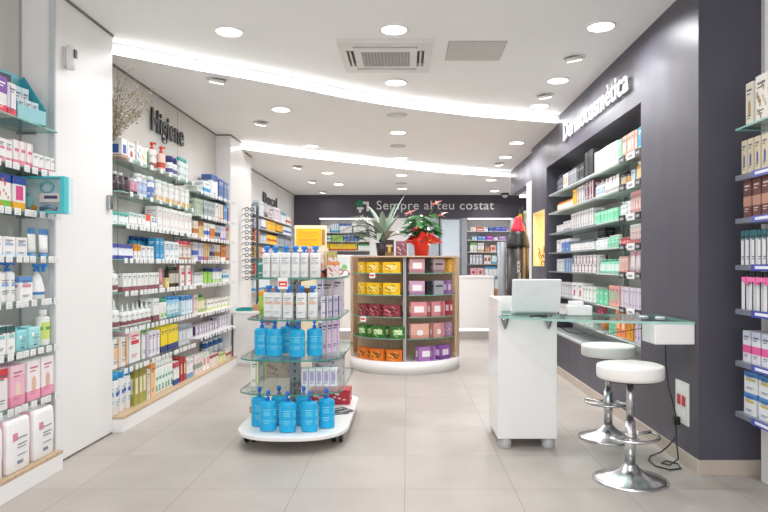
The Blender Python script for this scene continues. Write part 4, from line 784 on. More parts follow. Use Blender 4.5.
put(309.5, 4.84, GZ[0], 'carton', .02, .12, .22, ('#c9584e', 'V#f0f0f0'), 'thin red carton between bottles on top gondola shelf')
put(262, 5.15, GZ[0], 'carton', .05, .08, .13, ('#3a8a7a', 'b#ffffff'), 'dark green carton behind bottles on top gondola shelf')
o = thing('price_card', 'small red and white promotion card hanging from top gondola shelf', 'price card', (at(283, 4.46), 4.455, GZ[0]-.078)); MB().box(-.035, .035, -.002, .002, 0, .082, '#f2f0ef').box(-.03, .03, -.003, -.002, .018, .055, '#e6483a').box(-.018, .018, -.0035, -.003, .03, .04, '#ffffff').build('card', o)
put(262, 4.86, GZ[1], 'tube', .05, .04, .19, ('#a9cf3c:g', '#8ab82e:g', 'T#f0a52e'), 'lime green tube with orange end on second gondola shelf')
put(320.5, 4.84, GZ[1], 'carton', .05, .09, .285, ('#e3dde6', 'V#c7b6d2 b#4a4266'), 'tall pale lilac carton on second gondola shelf')
put(328, 5.04, GZ[1], 'carton', .1, .1, .28, ('#cdbcc0', 'b#6a5266 B#dfd0d4'), 'dusky lilac box at the back of second gondola shelf')
for i, (px, D) in enumerate(((324.8, 4.74), (331.5, 4.84), (337.5, 4.95))):
    put(px, D, GZ[1], 'carton', .048, .07, .15, ('#e6e1ec', 'V#5c4f86 b#5c4f86'), ['nearest', 'middle', 'farthest'][i]+' low white and violet carton on second gondola shelf', 'low white and violet cartons')
put(271, 5.2, GZ[1], 'carton', .1, .09, .2, ('#c98b7c', 'F#e9d2c4'), 'salmon carton behind bottles on second gondola shelf')
put(305, 5.2, GZ[1], 'carton', .1, .09, .2, ('#a8744e', 'b'), 'brown carton behind bottles on second gondola shelf')
o = put(323.5, 5.06, GZ[1]+.282, 'carton', .2, .12, .03, ('#ece6e6', 'b'), 'flat white box lying on the lilac box')
for i, px in enumerate((325.5, 331, 336.5)):
    put(px, 4.84+.06*i, GZ[2], 'carton', .042, .1, .25, ('#e4d3e2', 'V#caa3c9 b#5a4a80'), ['nearest', 'middle', 'farthest'][i]+' tall pink lilac carton on third gondola shelf', 'tall pink lilac cartons')
put(323, 5.1, GZ[2], 'carton', .07, .1, .21, ('#e9dfea', 'b#5a4a80 L#b79ac4'), 'broad lilac carton behind third shelf turquoise bottles')
put(270, 5.1, GZ[2], 'carton', .1, .09, .27, ('#e8dbe6', 'T#c96fa4 b'), 'white carton with pink top behind turquoise bottles')
for i in range(5):
    put(306+7.05*i, 4.78+.0*i, GZ[3], 'carton', .049, .1, .13, ('#ecebf1', 'B#b8aad6 b#5a5a8a'), ['leftmost', 'second', 'middle', 'fourth', 'rightmost'][i]+' small white carton with lilac square, lowest gondola glass', 'small white cartons with lilac squares')
put(258.5, 4.86, GZ[3], 'carton', .052, .26, .2, ('#ecebdf', 'b#6a7a96 V#c9c27a'), 'long cream carton at left of lowest gondola glass')
put(329, 5.14, GZ[3], 'carton', .24, .24, .19, ('#cfc3c6', 'F#9b7f8c b'), 'large speckled grey pink box on lowest gondola glass')
put(281, 5.18, GZ[3], 'carton', .22, .2, .17, ('#c0ae9e', 'F#a88a76 T#d6c7ba'), 'large mottled beige box on lowest gondola glass')
o = put(331, 5.42, .118, 'carton', .34, .2, .12, ('#c3303e', 'F#efe9e9'), 'flat red box at the back of gondola base')
put(254.5, 5.05, .118, 'carton', .06, .08, .21, ('#ecebe6', 'b L#d98a86'), 'white carton behind turquoise bottles on gondola base')
for i, (dx, dy) in enumerate(((0, 0), (.03, .05), (-.02, .1))):
    o = MB().box(-.075, .075, -.035, .035, 0, .004, '#54585c').box(-.05, .03, -.02, -.008, .004, .0045, '#d9d9d9').build('brochure', None, (at(340, 5.05)+dx, 5.0+dy, .119+i*.0045), .35+.2*i); tag(o, ['lowest', 'middle', 'uppermost'][i]+' dark brochure lying at right of gondola base', 'brochure', 'dark brochures')
# two pairs of glasses lying on the boxes, and hanging glasses
def glasses(label, loc, rz, col, group=None, rx=0, s=1.0):
    t = thing('eyeglasses', label, 'eyeglasses', loc, rz, group); t.rotation_euler = (rx, 0, rz); t.scale = (s, s, s)
    fr = MB()
    for c in (-.034, .034): fr.tube([(c+.028*math.cos(a*math.pi/8), 0, .022+.02*math.sin(a*math.pi/8)) for a in range(16)], .005, col, 6, True)
    fr.tube([(-.008, 0, .026), (0, -.002, .03), (.008, 0, .026)], .0024, col, 6); f = fr.build('frame', t)
    for c in (-.034, .034): MB().prism([(c+.027*math.cos(a*math.pi/8), .022+.019*math.sin(a*math.pi/8)) for a in range(16)], -.0006, .0006, 'clear_glass').build('lens', f).rotation_euler = (math.pi/2, 0, 0)
    for c in (-.064, .064): MB().tube([(c, 0, .03), (c, .09, .03), (c*.95, .135, .008)], .0034, col, 6).build('temple', t)
    return t
glasses('black reading glasses on the flat white box of the gondola', (at(324, 4.98), 4.92, GZ[1]+.314), .3, '#1c1c20:g')
glasses('red reading glasses on the lilac boxes of the gondola', (at(336.5, 5.04), 4.99, GZ[1]+.314), -.3, '#c22430:g')
put(337.5, 5.12, GZ[1], 'carton', .1, .12, .30, ('#d8cdd6', 'b#6a5266'), 'tall mauve box under the red reading glasses')

BOXNAME[0] = 'gift_box'
# ===== round display =====
RX, RY, RR = -.027, 8.1, .70
t = thing('round_display', 'round wooden shelf display with curved white base', 'display stand', (RX, RY, 0))
def arc(r, a0, a1, n=28): return [(r*math.cos(math.radians(a0+(a1-a0)*k/n)), r*math.sin(math.radians(a0+(a1-a0)*k/n))) for k in range(n+1)]
MB().prism(arc(RR, 0, 360, 64)[:-1], 0, .152, 'white_lacquer', None, True).build('base', t)
wd = '#cdb194:w'
MB().prism(arc(RR, 168, 196)+arc(RR-.025, 196, 168), .152, 1.40, wd).build('side_panel', t)
MB().prism(arc(RR, 337, 372)+arc(RR-.025, 372, 337), .152, 1.40, wd).build('side_panel', t)
MB().prism(arc(RR, 14, 166)+arc(RR-.025, 166, 14), .152, 1.40, wd).build('back_panel', t)
MB().box(-.60, .60, -.10, -.08, .152, 1.40, wd).build('inner_panel', t)
MB().prism(arc(RR-.004, 172, 368, 50), 1.392, 1.41, wd).build('top_board', t)
mb = MB().box(-.017, .017, -.655, -.62, .152, 1.39, '#b4b7b9:s').box(-.003, .003, -.662, -.655, .152, 1.39, '#7e8184:s'); mb.build('upright', t)
MB().box(-.008, .008, -.62, -.1, .152, 1.39, wd).build('divider', t)
DZs = [1.205, .944, .683, .427]
for z in DZs:
    MB().prism(arc(RR-.012, 192, 267, 24)+[(-.02, -.102), (-.6, -.102)], z-.01, z, 'shelf_glass', '#6fae9d:g').build('glass_shelf', t)
    MB().prism(arc(RR-.012, 273, 337, 20)+[(.6, -.102), (.02, -.102)], z-.01, z, 'shelf_glass', '#6fae9d:g').build('glass_shelf', t)
def ring_item(px, wpx, z, h, cols, label, group=None, d=.12, kind='carton', inset=.03):
    # find the angle on the ring seen at px
    best = min(range(180, 361), key=lambda a: abs(at(px, RY+(RR-inset)*math.sin(math.radians(a)))-(RX+(RR-inset)*math.cos(math.radians(a)))))
    a = math.radians(best); r = RR-inset-d/2-.012; D = RY+RR*math.sin(a)
    wdt = wpx/F*D/max(.62, abs(math.sin(a)))
    return product(kind, min(wdt, .22), d, h, cols, label, group, (RX+r*math.cos(a), RY+r*math.sin(a), z+.0008), a+math.pi/2)
rowsL = [(DZs[0], 'yellow floral pack', ('#f2c21b', 'F#c98a12 B#fbe79a'), [(360, 8), (372, 13), (391.5, 19)], 'top', .13), (DZs[1], 'yellow floral pack', ('#f2c21b', 'F#a8801a B#f6dc7a'), [(360, 8), (372, 13), (391.5, 18)], 'second', .14),
         (DZs[2], 'dark red berry pack', ('#8a2f3a', 'F#d78a8a B#5f1e2a'), [(361, 9), (373.5, 12), (391.5, 18)], 'third', .14), (DZs[3], 'dark green leaf pack', ('#2f6b2c', 'F#8fc45a B#d9e6c0'), [(361, 11), (378, 15), (397.5, 15)], 'fourth', .14), (.152, 'orange fruit pack', ('#d9701e', 'F#f6b23c B#8a3f1a'), [(361, 11), (376, 15), (394, 17)], 'base', .135)]
for z, nm, cols, its, sh, h in rowsL:
    for i, (px, wp) in enumerate(its):
        ring_item(px, wp*.93, z, h, cols, '%s %s on %s of the round display' % (['leftmost', 'middle', 'rightmost'][i], nm, sh+' shelf' if sh != 'base' else 'base'), None, .1)
rowsR = [(DZs[0], [(417, 17, '#cf9a9c', 'B#f1eeee L#b87f86', 'rose gift box with white label'), (428.8, 5.5, '#17151a', 'L#2a272c', 'narrow black box'), (439.5, 12.5, '#b49a9c', 'n#3a363a L#8f7478', 'taupe gift box with dark lettering'), (452, 8, '#e8a83a', 'F#f6e0a0', 'golden yellow box')], .17, 'top shelf'),
         (DZs[1], [(417.5, 17, '#c9a0bb', 'B#f1eeee L#a77c9d', 'mauve gift box with white label'), (430, 6, '#17151a', 'L#2a272c', 'narrow black box'), (440, 11, '#a5a3ae', 'n#3a363a', 'grey gift box'), (450.5, 6, '#9a6fae', 'B#e0d2e6', 'small purple box')], .165, 'second shelf'),
         (DZs[2], [(419, 18, '#dc8f93', 'B#f5eeee L#c87a80', 'pink gift box with white label'), (439, 15, '#d4888d', 'B#f5eeee V#bf5a62', 'pink gift box with red side'), (452, 5, '#b0444e', 'B#f0dada', 'slim crimson box')], .175, 'third shelf'),
         (DZs[3], [(420, 22, '#e0ab9c', 'C#f5eeee L#cf9484', 'salmon gift box with floral label'), (440, 12, '#d99f98', 'C#f5eeee V#c88', 'second salmon gift box'), (451, 6, '#b98ab0', 'F#f0e0ee', 'small lilac box')], .17, 'fourth shelf'),
         (.152, [(428, 19, '#a877b4', 'B#f1eef2 V#8a4f9a', 'purple gift box with white label'), (446.5, 12, '#8f5aa6', 'B#e9dcee L#75428c', 'deep purple gift box')], .17, 'base')]
for z, its, h, sh in rowsR:
    for px, wp, c, dd, nm in its:
        ring_item(px, wp*.90, z, h, (c, dd.replace('V#c88', 'V#cc8888')), '%s on %s of the round display' % (nm, sh), None, .10 if wp > 7 else .07)
for i, (px, py, sh) in enumerate(((372.5, 275, 'top'), (363.5, 318, 'third'))):
    D = 7.40+.04*(i); o = thing('price_card', 'red and white price card on %s edge of the round display' % (sh+' shelf'), 'price card', (at(px, 7.46 if i == 0 else 7.54), 7.46-.035 if i == 0 else 7.50, DZs[0]-.06 if i == 0 else DZs[2]-.06), -.1); MB().box(-.033, .033, -.002, .002, 0, .062, '#f2efee').box(-.028, .02, -.003, -.002, .02, .045, '#e05a50').build('card', o)

# plants on the round display
TZ = 1.411
t = thing('bromeliad_plant', 'grey green plant with long arching leaves on the round display', 'plant', (at(383, 8.0), 8.0, TZ))
MB().lathe([(.07, 0), (.095, .17), (.085, .17), (.08, .15)], '#3a3338:s', 20).build('pot', t)
def leaf(mb, base, direction, L, wd_, droop, cols, n=9, lift=1.0, fold=.25):
    d = Vector((direction[0], direction[1], 0)).normalized(); side = Vector((-d.y, d.x, 0)); prev = None; p_ = Vector(base); el = lift
    for i in range(n+1):
        s_ = i/n; w_ = wd_*math.sin(math.pi*min(1, .12+.88*s_))**.6*(1 if s_ < .97 else .1); up = Vector((0, 0, 1))
        a = mb.add([p_-side*w_+up*w_*fold, p_, p_+side*w_+up*w_*fold])
        if prev is not None:
            mb.face((prev, prev+1, a+1, a), cols[0], True); mb.face((prev+1, prev+2, a+2, a+1), cols[1], True)
        prev = a; p_ = p_+(d*math.cos(el)+Vector((0, 0, math.sin(el))))*L/n; el -= droop/n
r2 = random.Random(5); mb = MB()
for ang, L, wd_, dr, li in ((180, .62, .034, 2.0, 1.1), (200, .5, .034, 2.2, 1.0), (160, .45, .035, 1.6, 1.2), (90, .5, .035, 1.2, 1.3), (270, .42, .045, .8, 1.35), (20, .38, .055, .5, 1.3), (340, .36, .055, .6, 1.3), (250, .35, .05, .9, 1.25), (120, .55, .035, .9, 1.4), (60, .52, .03, .5, 1.35), (182, .66, .032, 1.3, .6), (188, .6, .03, 2.3, 1.25), (178, .5, .03, 2.9, 1.3), (185, .62, .03, 1.6, .75), (170, .55, .028, 1.9, .8), (205, .58, .03, 1.5, .6), (195, .5, .03, 2.6, 1.2), (265, .4, .035, 2.3, 1.1), (215, .42, .04, 2.3, .9), (300, .34, .05, 1.6, 1.1), (0, .3, .05, 1.5, 1.0), (40, .62, .018, .3, 1.25), (230, .4, .03, 1.5, 1.3), (145, .62, .028, 1.5, 1.25)):
    c = r2.choice([('#93a396:s', '#7f9484:s'), ('#6f8a74:s', '#5f7c66:s'), ('#aab5a8:s', '#94a596:s')])
    leaf(mb, (0, 0, .15), (math.cos(math.radians(ang)), math.sin(math.radians(ang))*.7), L*1.2, wd_*1.05, dr*1.05, c, lift=li)
mb.build('leaves', t)
mb = MB(); mb.tube([(-.02, -.03, .15), (-.12, -.05, .38), (-.28, -.06, .48), (-.36, -.07, .40)], .005, '#4a7a3c:s', 6)
mb.build('flower_stem', t)
mb = MB()
for x, z in ((-.36, .41), (-.32, .47), (-.26, .49), (-.20, .47)):
    for q in range(5):
        b = q*1.257; mb.quad((x, -.07, z), (x+.02*math.cos(b-.4), -.08, z+.02*math.sin(b-.4)), (x+.04*math.cos(b), -.085, z+.04*math.sin(b)), (x+.02*math.cos(b+.4), -.08, z+.02*math.sin(b+.4)), '#dfe3cf:s', True)
mb.build('white_blossoms', t)
mb = MB()
for ang, L in ((150, .2), (190, .25), (170, .3), (135, .16)): leaf(mb, (-.2, -.08, .18), (math.cos(math.radians(ang)), -.3), L, .02, 1.5, ('#2f6b33:s', '#28602d:s'), lift=.7)
mb.build('green_leaves', t)
product('carton', .105, .06, .195, ('#2b2326', 'C#d9a43a L#7a5a2c n#c9b08a'), 'dark gift bag with golden emblem before the arching plant', None, (at(389.5, 7.62), 7.62, TZ), 0)
product('carton', .135, .06, .18, ('#7a4a58', 'F#d9a0a8 T#8f5a6a'), 'plum floral gift bag beside the red wrapped pot', None, (at(401.5, 7.66), 7.66, TZ), 0)
t = thing('anthurium_plant', 'anthurium with pink flowers in red wrapping on the round display', 'plant', (at(421.5, 7.85), 7.85, TZ))
MB().lathe([(.085, 0), (.105, .2), (.1, .22)], '#d92a1e:g', 22).build('wrapped_pot', t)
mb = MB(); n = 28; R = []
for j, (r_, z) in enumerate(((.102, .14), (.13, .19), (.18, .22))):
    pts = []
    for k in range(n):
        a = 2*math.pi*k/n; spk = [0, .25, 1][j]; rr_ = r_*(1+spk*(.30*math.cos(2*a)+.15*math.cos(5*a+1))); pts.append((rr_*math.cos(a)*1.05, rr_*math.sin(a), z+spk*(.07*math.cos(2*a+2.6)+.02*math.sin(7*a))))
    R.append(mb.add(pts))
for a, b in zip(R, R[1:]):
    for k in range(n): l = (k+1) % n; mb.face((a+k, a+l, b+l, b+k), '#e02c1c:g')
mb.build('red_wrapping', t)
def heart(mb, c, d, s_, col, tilt=.4):
    d = Vector(d).normalized(); side = d.cross(Vector((0, -.45, 1))).normalized(); nrm = side.cross(d)
    out = [(-.25, .0), (-.42, .28), (-.3, .5), (0, .48), (.45, .3), (1.0, 0), (.45, -.3), (0, -.48), (-.3, -.5), (-.42, -.28)]
    i = mb.add([Vector(c)]+[Vector(c)+d*u*s_+side*v*s_+nrm*(abs(v)*.25-u*u*.15)*s_ for u, v in out])
    for k in range(10): mb.face((i, i+1+k, i+1+(k+1) % 10), col, True)
r2 = random.Random(9); mb = MB(); st = MB(); fl = MB(); sp = MB()
for k in range(46):
    a = r2.uniform(0, 6.28); r_ = r2.uniform(.03, .22); z = r2.uniform(.27, .50); c = (r_*math.cos(a), r_*math.sin(a)*.8, z)
    heart(mb, c, (math.cos(a), math.sin(a)*.8-.25, r2.uniform(-.5, .2)), r2.uniform(.09, .15), r2.choice(['#2f6a34:g', '#3c7d3e:g', '#275a2e:g'])); st.tube([(0, 0, .15), (c[0]*.5, c[1]*.5, z*.7+.08), c], .003, '#4f7d42', 5)
for (x, y, z), c in (((.165, -.06, .64), '#ef6b74:g'), ((-.16, -.08, .52), '#f0848a:g'), ((.24, -.05, .50), '#e86a70:g'), ((-.07, -.15, .32), '#d83a30:g'), ((.06, -.15, .24), '#e5453a:g')):
    fl = MB(); heart(fl, (x, y, z), (.5, -.4, .35), .12, c); heart(fl, (x+.02, y-.01, z-.005), (-.6, -.4, .15), .09, c); fo = fl.build('flower', t); st.tube([(0, 0, .2), (x*.5, y*.5, z*.6+.08), (x, y, z)], .003, '#5b8a48', 5); MB().tube([(x, y-.005, z), (x+.012, y-.03, z+.045)], .005, '#f0d28a', 6).build('spadix', fo)
mb.build('leaves', t); st.build('stems', t)
mb = MB()
for k in range(10): a = r2.uniform(0, 6.28); heart(mb, (.05*math.cos(a)+.05, -.125, .17+.04*math.sin(a)), (math.cos(a), -.4, math.sin(a)), .035, r2.choice(['#b9c95a:s', '#e8e6d8:s', '#4f8f4a:s']))
mb.build('sprig_ornament', t)

# ===== counters =====
t = thing('service_counter', 'long white service counter behind the round display', 'counter', (.15, 11.2, 0))
bx('body', -1.45, 1.36, -.3, .3, .2, 1.075, 'white_lacquer', t, .004); bx('worktop', -1.46, 1.37, -.31, .31, 1.075, 1.11, 'white_lacquer', t, .004); bx('recessed_plinth', -1.38, 1.29, -.22, .25, 0, .2, '#bdbab7:s', t)
bx('plinth_light', -1.38, 1.29, -.235, -.221, .15, .19, 'plinth_led', t)
t = thing('monitor', 'white till monitor with green leaf picture on the service counter', 'screen', (at(344, 11.15), 11.15, 1.111))
bx('stand', -.07, .07, -.05, .05, 0, .06, '#d8d8d8:g', t); bx('housing', -.16, .16, -.02, .02, .05, .36, '#eceaea:g', t, .004); sc_ = bx('screen', -.14, .14, -.024, -.0205, .09, .34, '#d5dad8', t)
MB().lathe([(.05, -.001), (.05, .001)], '#7cb878', 18).build('green_picture', sc_, (.01, -.003, .06)).rotation_euler = (math.pi/2, 0, 0)
t = thing('monitor', 'pale grey till monitor near the glass door side of counter', 'screen', (at(452, 11.15), 11.15, 1.111))
bx('stand', -.06, .06, -.05, .05, 0, .06, '#d8d8d8:g', t); bx('housing', -.13, .13, -.02, .02, .05, .38, '#d5d8da:g', t, .004); bx('screen', -.115, .115, -.024, -.0205, .12, .36, '#b9bfc4:g', t)

# near consultation desk
t = thing('consultation_desk', 'white boxy consultation desk with grey feet and raised edge', 'desk', (.855, 4.70, 0))
bx('body', -.212, .208, -.25, .25, .068, .925, 'white_lacquer', t, .003)
bx('gallery_side', -.212, -.187, -.25, .25, .925, 1.058, 'white_lacquer', t, .002); bx('gallery_back', -.187, .208, .22, .25, .925, 1.058, 'white_lacquer', t, .002)
for x, y in ((-.155, -.2), (.155, -.2), (-.155, .2), (.155, .2)): MB().lathe([(.046, 0), (.047, .004), (.047, .068)], '#b4b5b7:s', 24).build('foot', t, (x, y, 0))
pts0 = [(.655, 4.60), (.70, 4.44), (.80, 4.31), (.95, 4.18), (1.13, 4.09), (1.35, 4.04), (1.6, 4.015), (1.805, 4.01), (1.805, 4.55), (1.30, 4.58), (1.075, 4.62), (1.075, 4.446), (.70, 4.446)]
pts = [(.645, 4.47), (.66, 4.40), (.74, 4.32), (.85, 4.24), (.98, 4.16), (1.13, 4.09), (1.35, 4.02), (1.6, 3.965), (1.805, 3.935), (1.805, 4.55), (1.30, 4.56), (1.066, 4.56), (1.066, 4.90), (.67, 4.90), (.67, 4.47)]
o = MB().prism([(x-1.2, y-4.3) for x, y in pts], 0, .016, 'counter_glass', '#9cc3b9:s').build('glass_tabletop', None, (1.2, 4.3, .927)); tag(o, 'greenish glass tabletop curving from white desk to the dark wall', 'tabletop')
for i, (px) in enumerate((505, 548.5)):
    x = at(px, 4.42); q = thing('glass_bracket', ['conical metal glass bracket at left desk corner', 'conical metal glass bracket at right desk corner'][i], 'bracket', (x, 4.415, .85))
    MB().lathe([(.006, 0), (.018, .03), (.028, .065), (.03, .075)], '#9fa3a6:m', 18).build('cone', q); MB().lathe([(.026, .094), (.026, .099)], '#8d9194:m', 18).build('cap', q)
o = MB().box(-.125, .125, -.11, .11, 0, .125, 'white_lacquer').build('wall_box', None, (1.683, 4.055, .80), 0, .004); tag(o, 'white box fixed to the dark wall under the glass tabletop', 'box')
for i, (x, y) in enumerate(((1.62, 4.3), (1.70, 4.22))):
    o = MB().lathe([(.032, 0), (.032, .005), (.026, .008)], '#e6eae9:g', 20).build('fixing_disc', None, (x, y, .944)); tag(o, ['farther', 'nearer'][i]+' small pale fixing disc on the glass by the wall', 'disc')
# laptop seen from behind
t = thing('laptop', 'open white laptop seen from behind on the glass tabletop', 'laptop', (.945, 4.62, .944), -.06)
bx('base', -.165, .165, 0, .23, 0, .018, '#e9e9ea:g', t, .004)
l = MB().box(-.176, .176, -.009, .009, 0, .25, '#eeeeef:g').build('lid', t, (0, -.004, .012), 0, .006); l.rotation_euler = (math.radians(16), 0, 0)
MB().tube([(-.15, 0, 0), (.15, 0, 0)], .009, '#dcdcdd:g', 10).build('hinge', t, (0, 0, .012))
o = thing('card_terminal', 'low white card terminal box beside the laptop', 'terminal', (1.22, 4.46, .944), -.1)
MB().box(-.085, .085, -.06, .06, 0, .07, '#ececec:g').build('casing', o, (0, 0, 0), 0, .008); MB().box(-.05, .05, -.03, .04, .07, .1, '#f0f0f0:g').build('printer_cover', o, (-.02, 0, 0), 0, .006)
o = MB().tube([(0, 0, .008), (.05, .01, .01), (.09, .02, .008)], .006, '#1d1d20:g', 8).tube([(.09, .02, .008), (.12, .04, .01)], .008, '#1d1d20:g', 8).build('pen', None, (at(531, 4.22), 4.26, .944)); tag(o, 'black pen lying on the glass before the laptop', 'pen')

def stool(loc, label, ang):
    t = thing('bar_stool', label, 'stool', loc, ang)
    MB().lathe([(.04, .615), (.185, .616), (.194, .622), (.197, .635), (.197, .685), (.193, .695), (.18, .70), (.0001, .702)], '#eceae6:s', 40, cap=False).build('seat', t)
    MB().lathe([(.155, .606), (.155, .618)], '#3b3b3d:g', 24).build('seat_plate', t)
    MB().lathe([(.22, 0), (.222, .006), (.2, .016), (.14, .032), (.09, .05), (.055, .075), (.04, .095), (.034, .10)], '#d9dadc:m', 48).build('base', t)
    MB().lathe([(.032, .10), (.032, .36)], '#d9dadc:m', 20).build('pole', t); MB().lathe([(.022, .36), (.022, .606)], '#cfd0d2:m', 20).build('gas_lift', t)
    MB().lathe([(.038, .255), (.038, .285)], '#c9cacc:m', 18).build('collar', t)
    mb = MB().tube([(.165*math.cos(a)*1.0, -.06-.12*math.sin(a) if False else .165*math.sin(a), .27) for a in [math.pi*1.0+math.pi*k/16 for k in range(17)]]+[(.165, 0, .27)], .011, '#d9dadc:m', 8)
    mb.tube([(-.165, 0, .27), (-.03, .0, .27)], .011, '#d9dadc:m', 8).tube([(.165, 0, .27), (.03, 0, .27)], .011, '#d9dadc:m', 8); mb.build('footrest', t)
    MB().tube([(.02, .04, .6), (.07, .16, .595), (.08, .2, .59)], .005, '#c9cacc:m', 8).build('lever', t)
    return t
stool((1.35, 3.80, 0), 'nearer white round bar stool with chrome base', .45)
stool((1.515, 4.73, 0), 'farther white round bar stool tucked under the glass tabletop', -.5)
# wall socket and cables
t = thing('wall_socket', 'tall white wall socket plate with two red outlets', 'socket', (XR-.0, 4.115, .263), -math.pi/2)
MB().box(-.095, .095, -.012, 0, 0, .275, '#e6e5e3:g').build('plate', t, bevel=.003)
for x in (-.035, .035): MB().box(-.024, .024, -.0155, -.012, .12, .185, '#c02a28:g').build('red_outlet', t, (x, 0, 0))
for x in (-.035, .035):
    MB().box(-.024, .024, -.0145, -.012, .2, .255, '#f2f1f0:g').build('blank_cover', t, (x, 0, 0)); MB().box(-.024, .024, -.0145, -.012, .03, .1, '#f2f1f0:g').build('white_outlet', t, (x, 0, 0))
o = MB().tube([(1.78, 4.33, .80), (1.785, 4.33, .62), (1.785, 4.29, .47), (1.785, 4.22, .38), (1.78, 4.16, .31), (1.77, 4.14, .24), (1.77, 4.13, .17), (1.73, 4.16, .10), (1.70, 4.20, .05), (1.64, 4.24, .008), (1.60, 4.16, .006), (1.60, 4.04, .006), (1.66, 3.97, .006), (1.74, 3.99, .006), (1.76, 4.08, .008), (1.71, 4.14, .010), (1.66, 4.10, .008), (1.69, 4.04, .012), (1.75, 4.05, .05), (1.76, 4.10, .14), (1.77, 4.13, .24)], .005, '#1b1b1d:g', 8).build('power_cable'); tag(o, 'black power cable hanging by the socket and looping on the floor', 'cable')
o = MB().box(-.02, .02, -.02, .02, 0, .05, '#1b1b1d:g').build('power_plug', None, (1.775, 4.145, .25)); tag(o, 'black power plug hanging beside the wall socket', 'plug')
o = MB().tube([(1.10, 4.585, .86), (1.2, 4.7, .80), (1.35, 4.75, .77), (1.5, 4.6, .80), (1.62, 4.35, .86), (1.66, 4.24, .90)], .003, '#26262a:g', 6).build('thin_cable'); tag(o, 'thin dark cable drooping under the glass tabletop', 'cable')

BOXNAME[0] = 'carton'
# ===== left rear: side cabinet, glasses rack, shelves, display =====
t = thing('side_cabinet', 'white side cabinet at the far end of the hygiene shelves', 'cabinet', (-2.05, 8.48, 0))
bx('body', -.20, .22, -.35, .35, 0, .67, 'white_lacquer', t, .003); bx('top', -.21, .23, -.36, .36, .67, .695, 'white_lacquer', t, .003); bx('door', -.19, .21, -.365, -.352, .03, .66, '#e3e1df:g', t, .002)
t = thing('tray', 'teal tray on the white side cabinet', 'tray', (-2.14, 8.35, .696)); bx('tray_base', -.1, .1, -.12, .12, 0, .01, '#1f8c8c:g', t)
for a, b, c, d_ in ((-.1, .1, -.12, -.11), (-.1, .1, .11, .12), (-.1, -.09, -.11, .11), (.09, .1, -.11, .11)): bx('rim', a, b, c, d_, .01, .035, '#1f8c8c:g', t)
t = thing('animal_figurine', 'small brown wooden animal figurine on the side cabinet', 'figurine', (-1.92, 8.66, .696))
MB().lathe([(.0, .05), (.03, .055), (.04, .08), (.035, .11), (.02, .13), (.024, .15), (.02, .17), (.004, .18)], '#8c5a36:s', 14).build('body', t)
for x, y in ((-.02, -.02), (.02, -.02), (-.02, .02), (.02, .02)): MB().lathe([(.009, 0), (.01, .06)], '#8c5a36:s', 8).build('leg', t, (x, y, 0))
MB().tube([(0, -.01, .14), (0, -.05, .15)], .013, '#8c5a36:s', 8).build('snout', t)
product('carton', .13, .09, .075, ('#b98a60', 'b'), 'low tan carton on the side cabinet', None, (-1.99, 8.38, .697), .2)
product('carton', .09, .08, .1, ('#e6ddd6', 'F#c98a7a'), 'pale spotted carton on the side cabinet', None, (-1.87, 8.48, .697), 0)
t = thing('eyewear_stand', 'tall slim metal stand holding rows of glasses', 'display stand', (-2.06, 8.62, .696))
MB().lathe([(.09, 0), (.09, .012), (.03, .02)], '#9a9da0:m', 24).build('base', t); MB().tube([(0, 0, .015), (0, 0, 1.43)], .016, '#8d9093:m', 10).build('pole', t); MB().box(.005, .02, -.03, .03, .1, 1.40, '#3c3e42:g').build('back_strip', t)
mb = MB()
for k in range(13): mb.tube([(0, 0, .40+k*.078), (-.17, -.02, .40+k*.078)], .0035, '#b9bcbe:m', 6)
mb.build('holder_arms', t)
for k in range(13):
    glasses((near(0, 1) or '')+['lowest', 'second lowest', 'third lowest', 'fourth lowest', 'fifth lowest', 'sixth lowest', 'middle', 'sixth highest', 'fifth highest', 'fourth highest', 'third highest', 'second highest', 'highest'][k]+' pair of glasses on the eyewear stand', (-2.06-.085, 8.63-.075, .696+.406+k*.078), .55, ['#1f1f24:g', '#3a2c28:g', '#2a3442:g'][k % 3], 'glasses on the eyewear stand', 0, 1.05)
BOXNAME[0] = 'health_product_box'
L3 = [2.08, 1.88, 1.66, 1.42, 1.16, .9]
LP = ['on %s shelf under Bucal lettering' % q for q in ('top', 'second', 'third', 'fourth', 'fifth', 'lowest')]
for i, z in enumerate(L3):
    glass_shelf(-1, 2.30, 2.56, 9.3, 13.6, z, '%s long shelf on the wall under Bucal lettering' % ['top', 'second', 'third', 'fourth', 'fifth', 'lowest'][i], .012, '#d6d8d8:g', '#b9bfc0:g', False)
q3 = lambda i, items: side_row(-1, 2.30, L3[i], items, LP[i])
q3(0, [(255, 259.5, 3, 'carton', .16, ('#d3dbe2', 'b T#8fa3b8'), 'pale blue grey carton'), (260, 264, 3, 'carton', .24, ('#e6e9ec', 'b F#9ab'.replace('#9ab', '#99aabb')), 'tall white silver carton'), (275, 281, 6, 'carton', .24, ('#ece6ea', 'F#c87a8a b'), 'white carton with pink marks'), (281.5, 286, 6, 'carton', .2, ('#d8dfe6', 'T#5f9aa8'), 'aqua topped carton'), (287, 291.5, 7, 'carton', .16, ('#e8dcd8', 'M#c8553f'), 'white carton with red stripe')])
q3(1, [(255, 261, 4, 'carton', .15, ('#c9c3d9', 'F#5a4a80'), 'lilac spotted carton'), (261.5, 266, 4, 'carton', .16, ('#dfe3ea', 'L#4a5a86'), 'white navy footed carton'), (266.5, 276, 8, 'carton', .16, ('#f0b91e', 'b F#f7e08a'), 'yellow carton'), (276.5, 283, 7, 'carton', .15, ('#e8a91a', 'L#4a3c20 b'), 'golden carton with dark foot'), (283.5, 291.5, 9, 'carton', .15, ('#d5dce4', 'M#4f74a8'), 'white carton with blue stripe')])
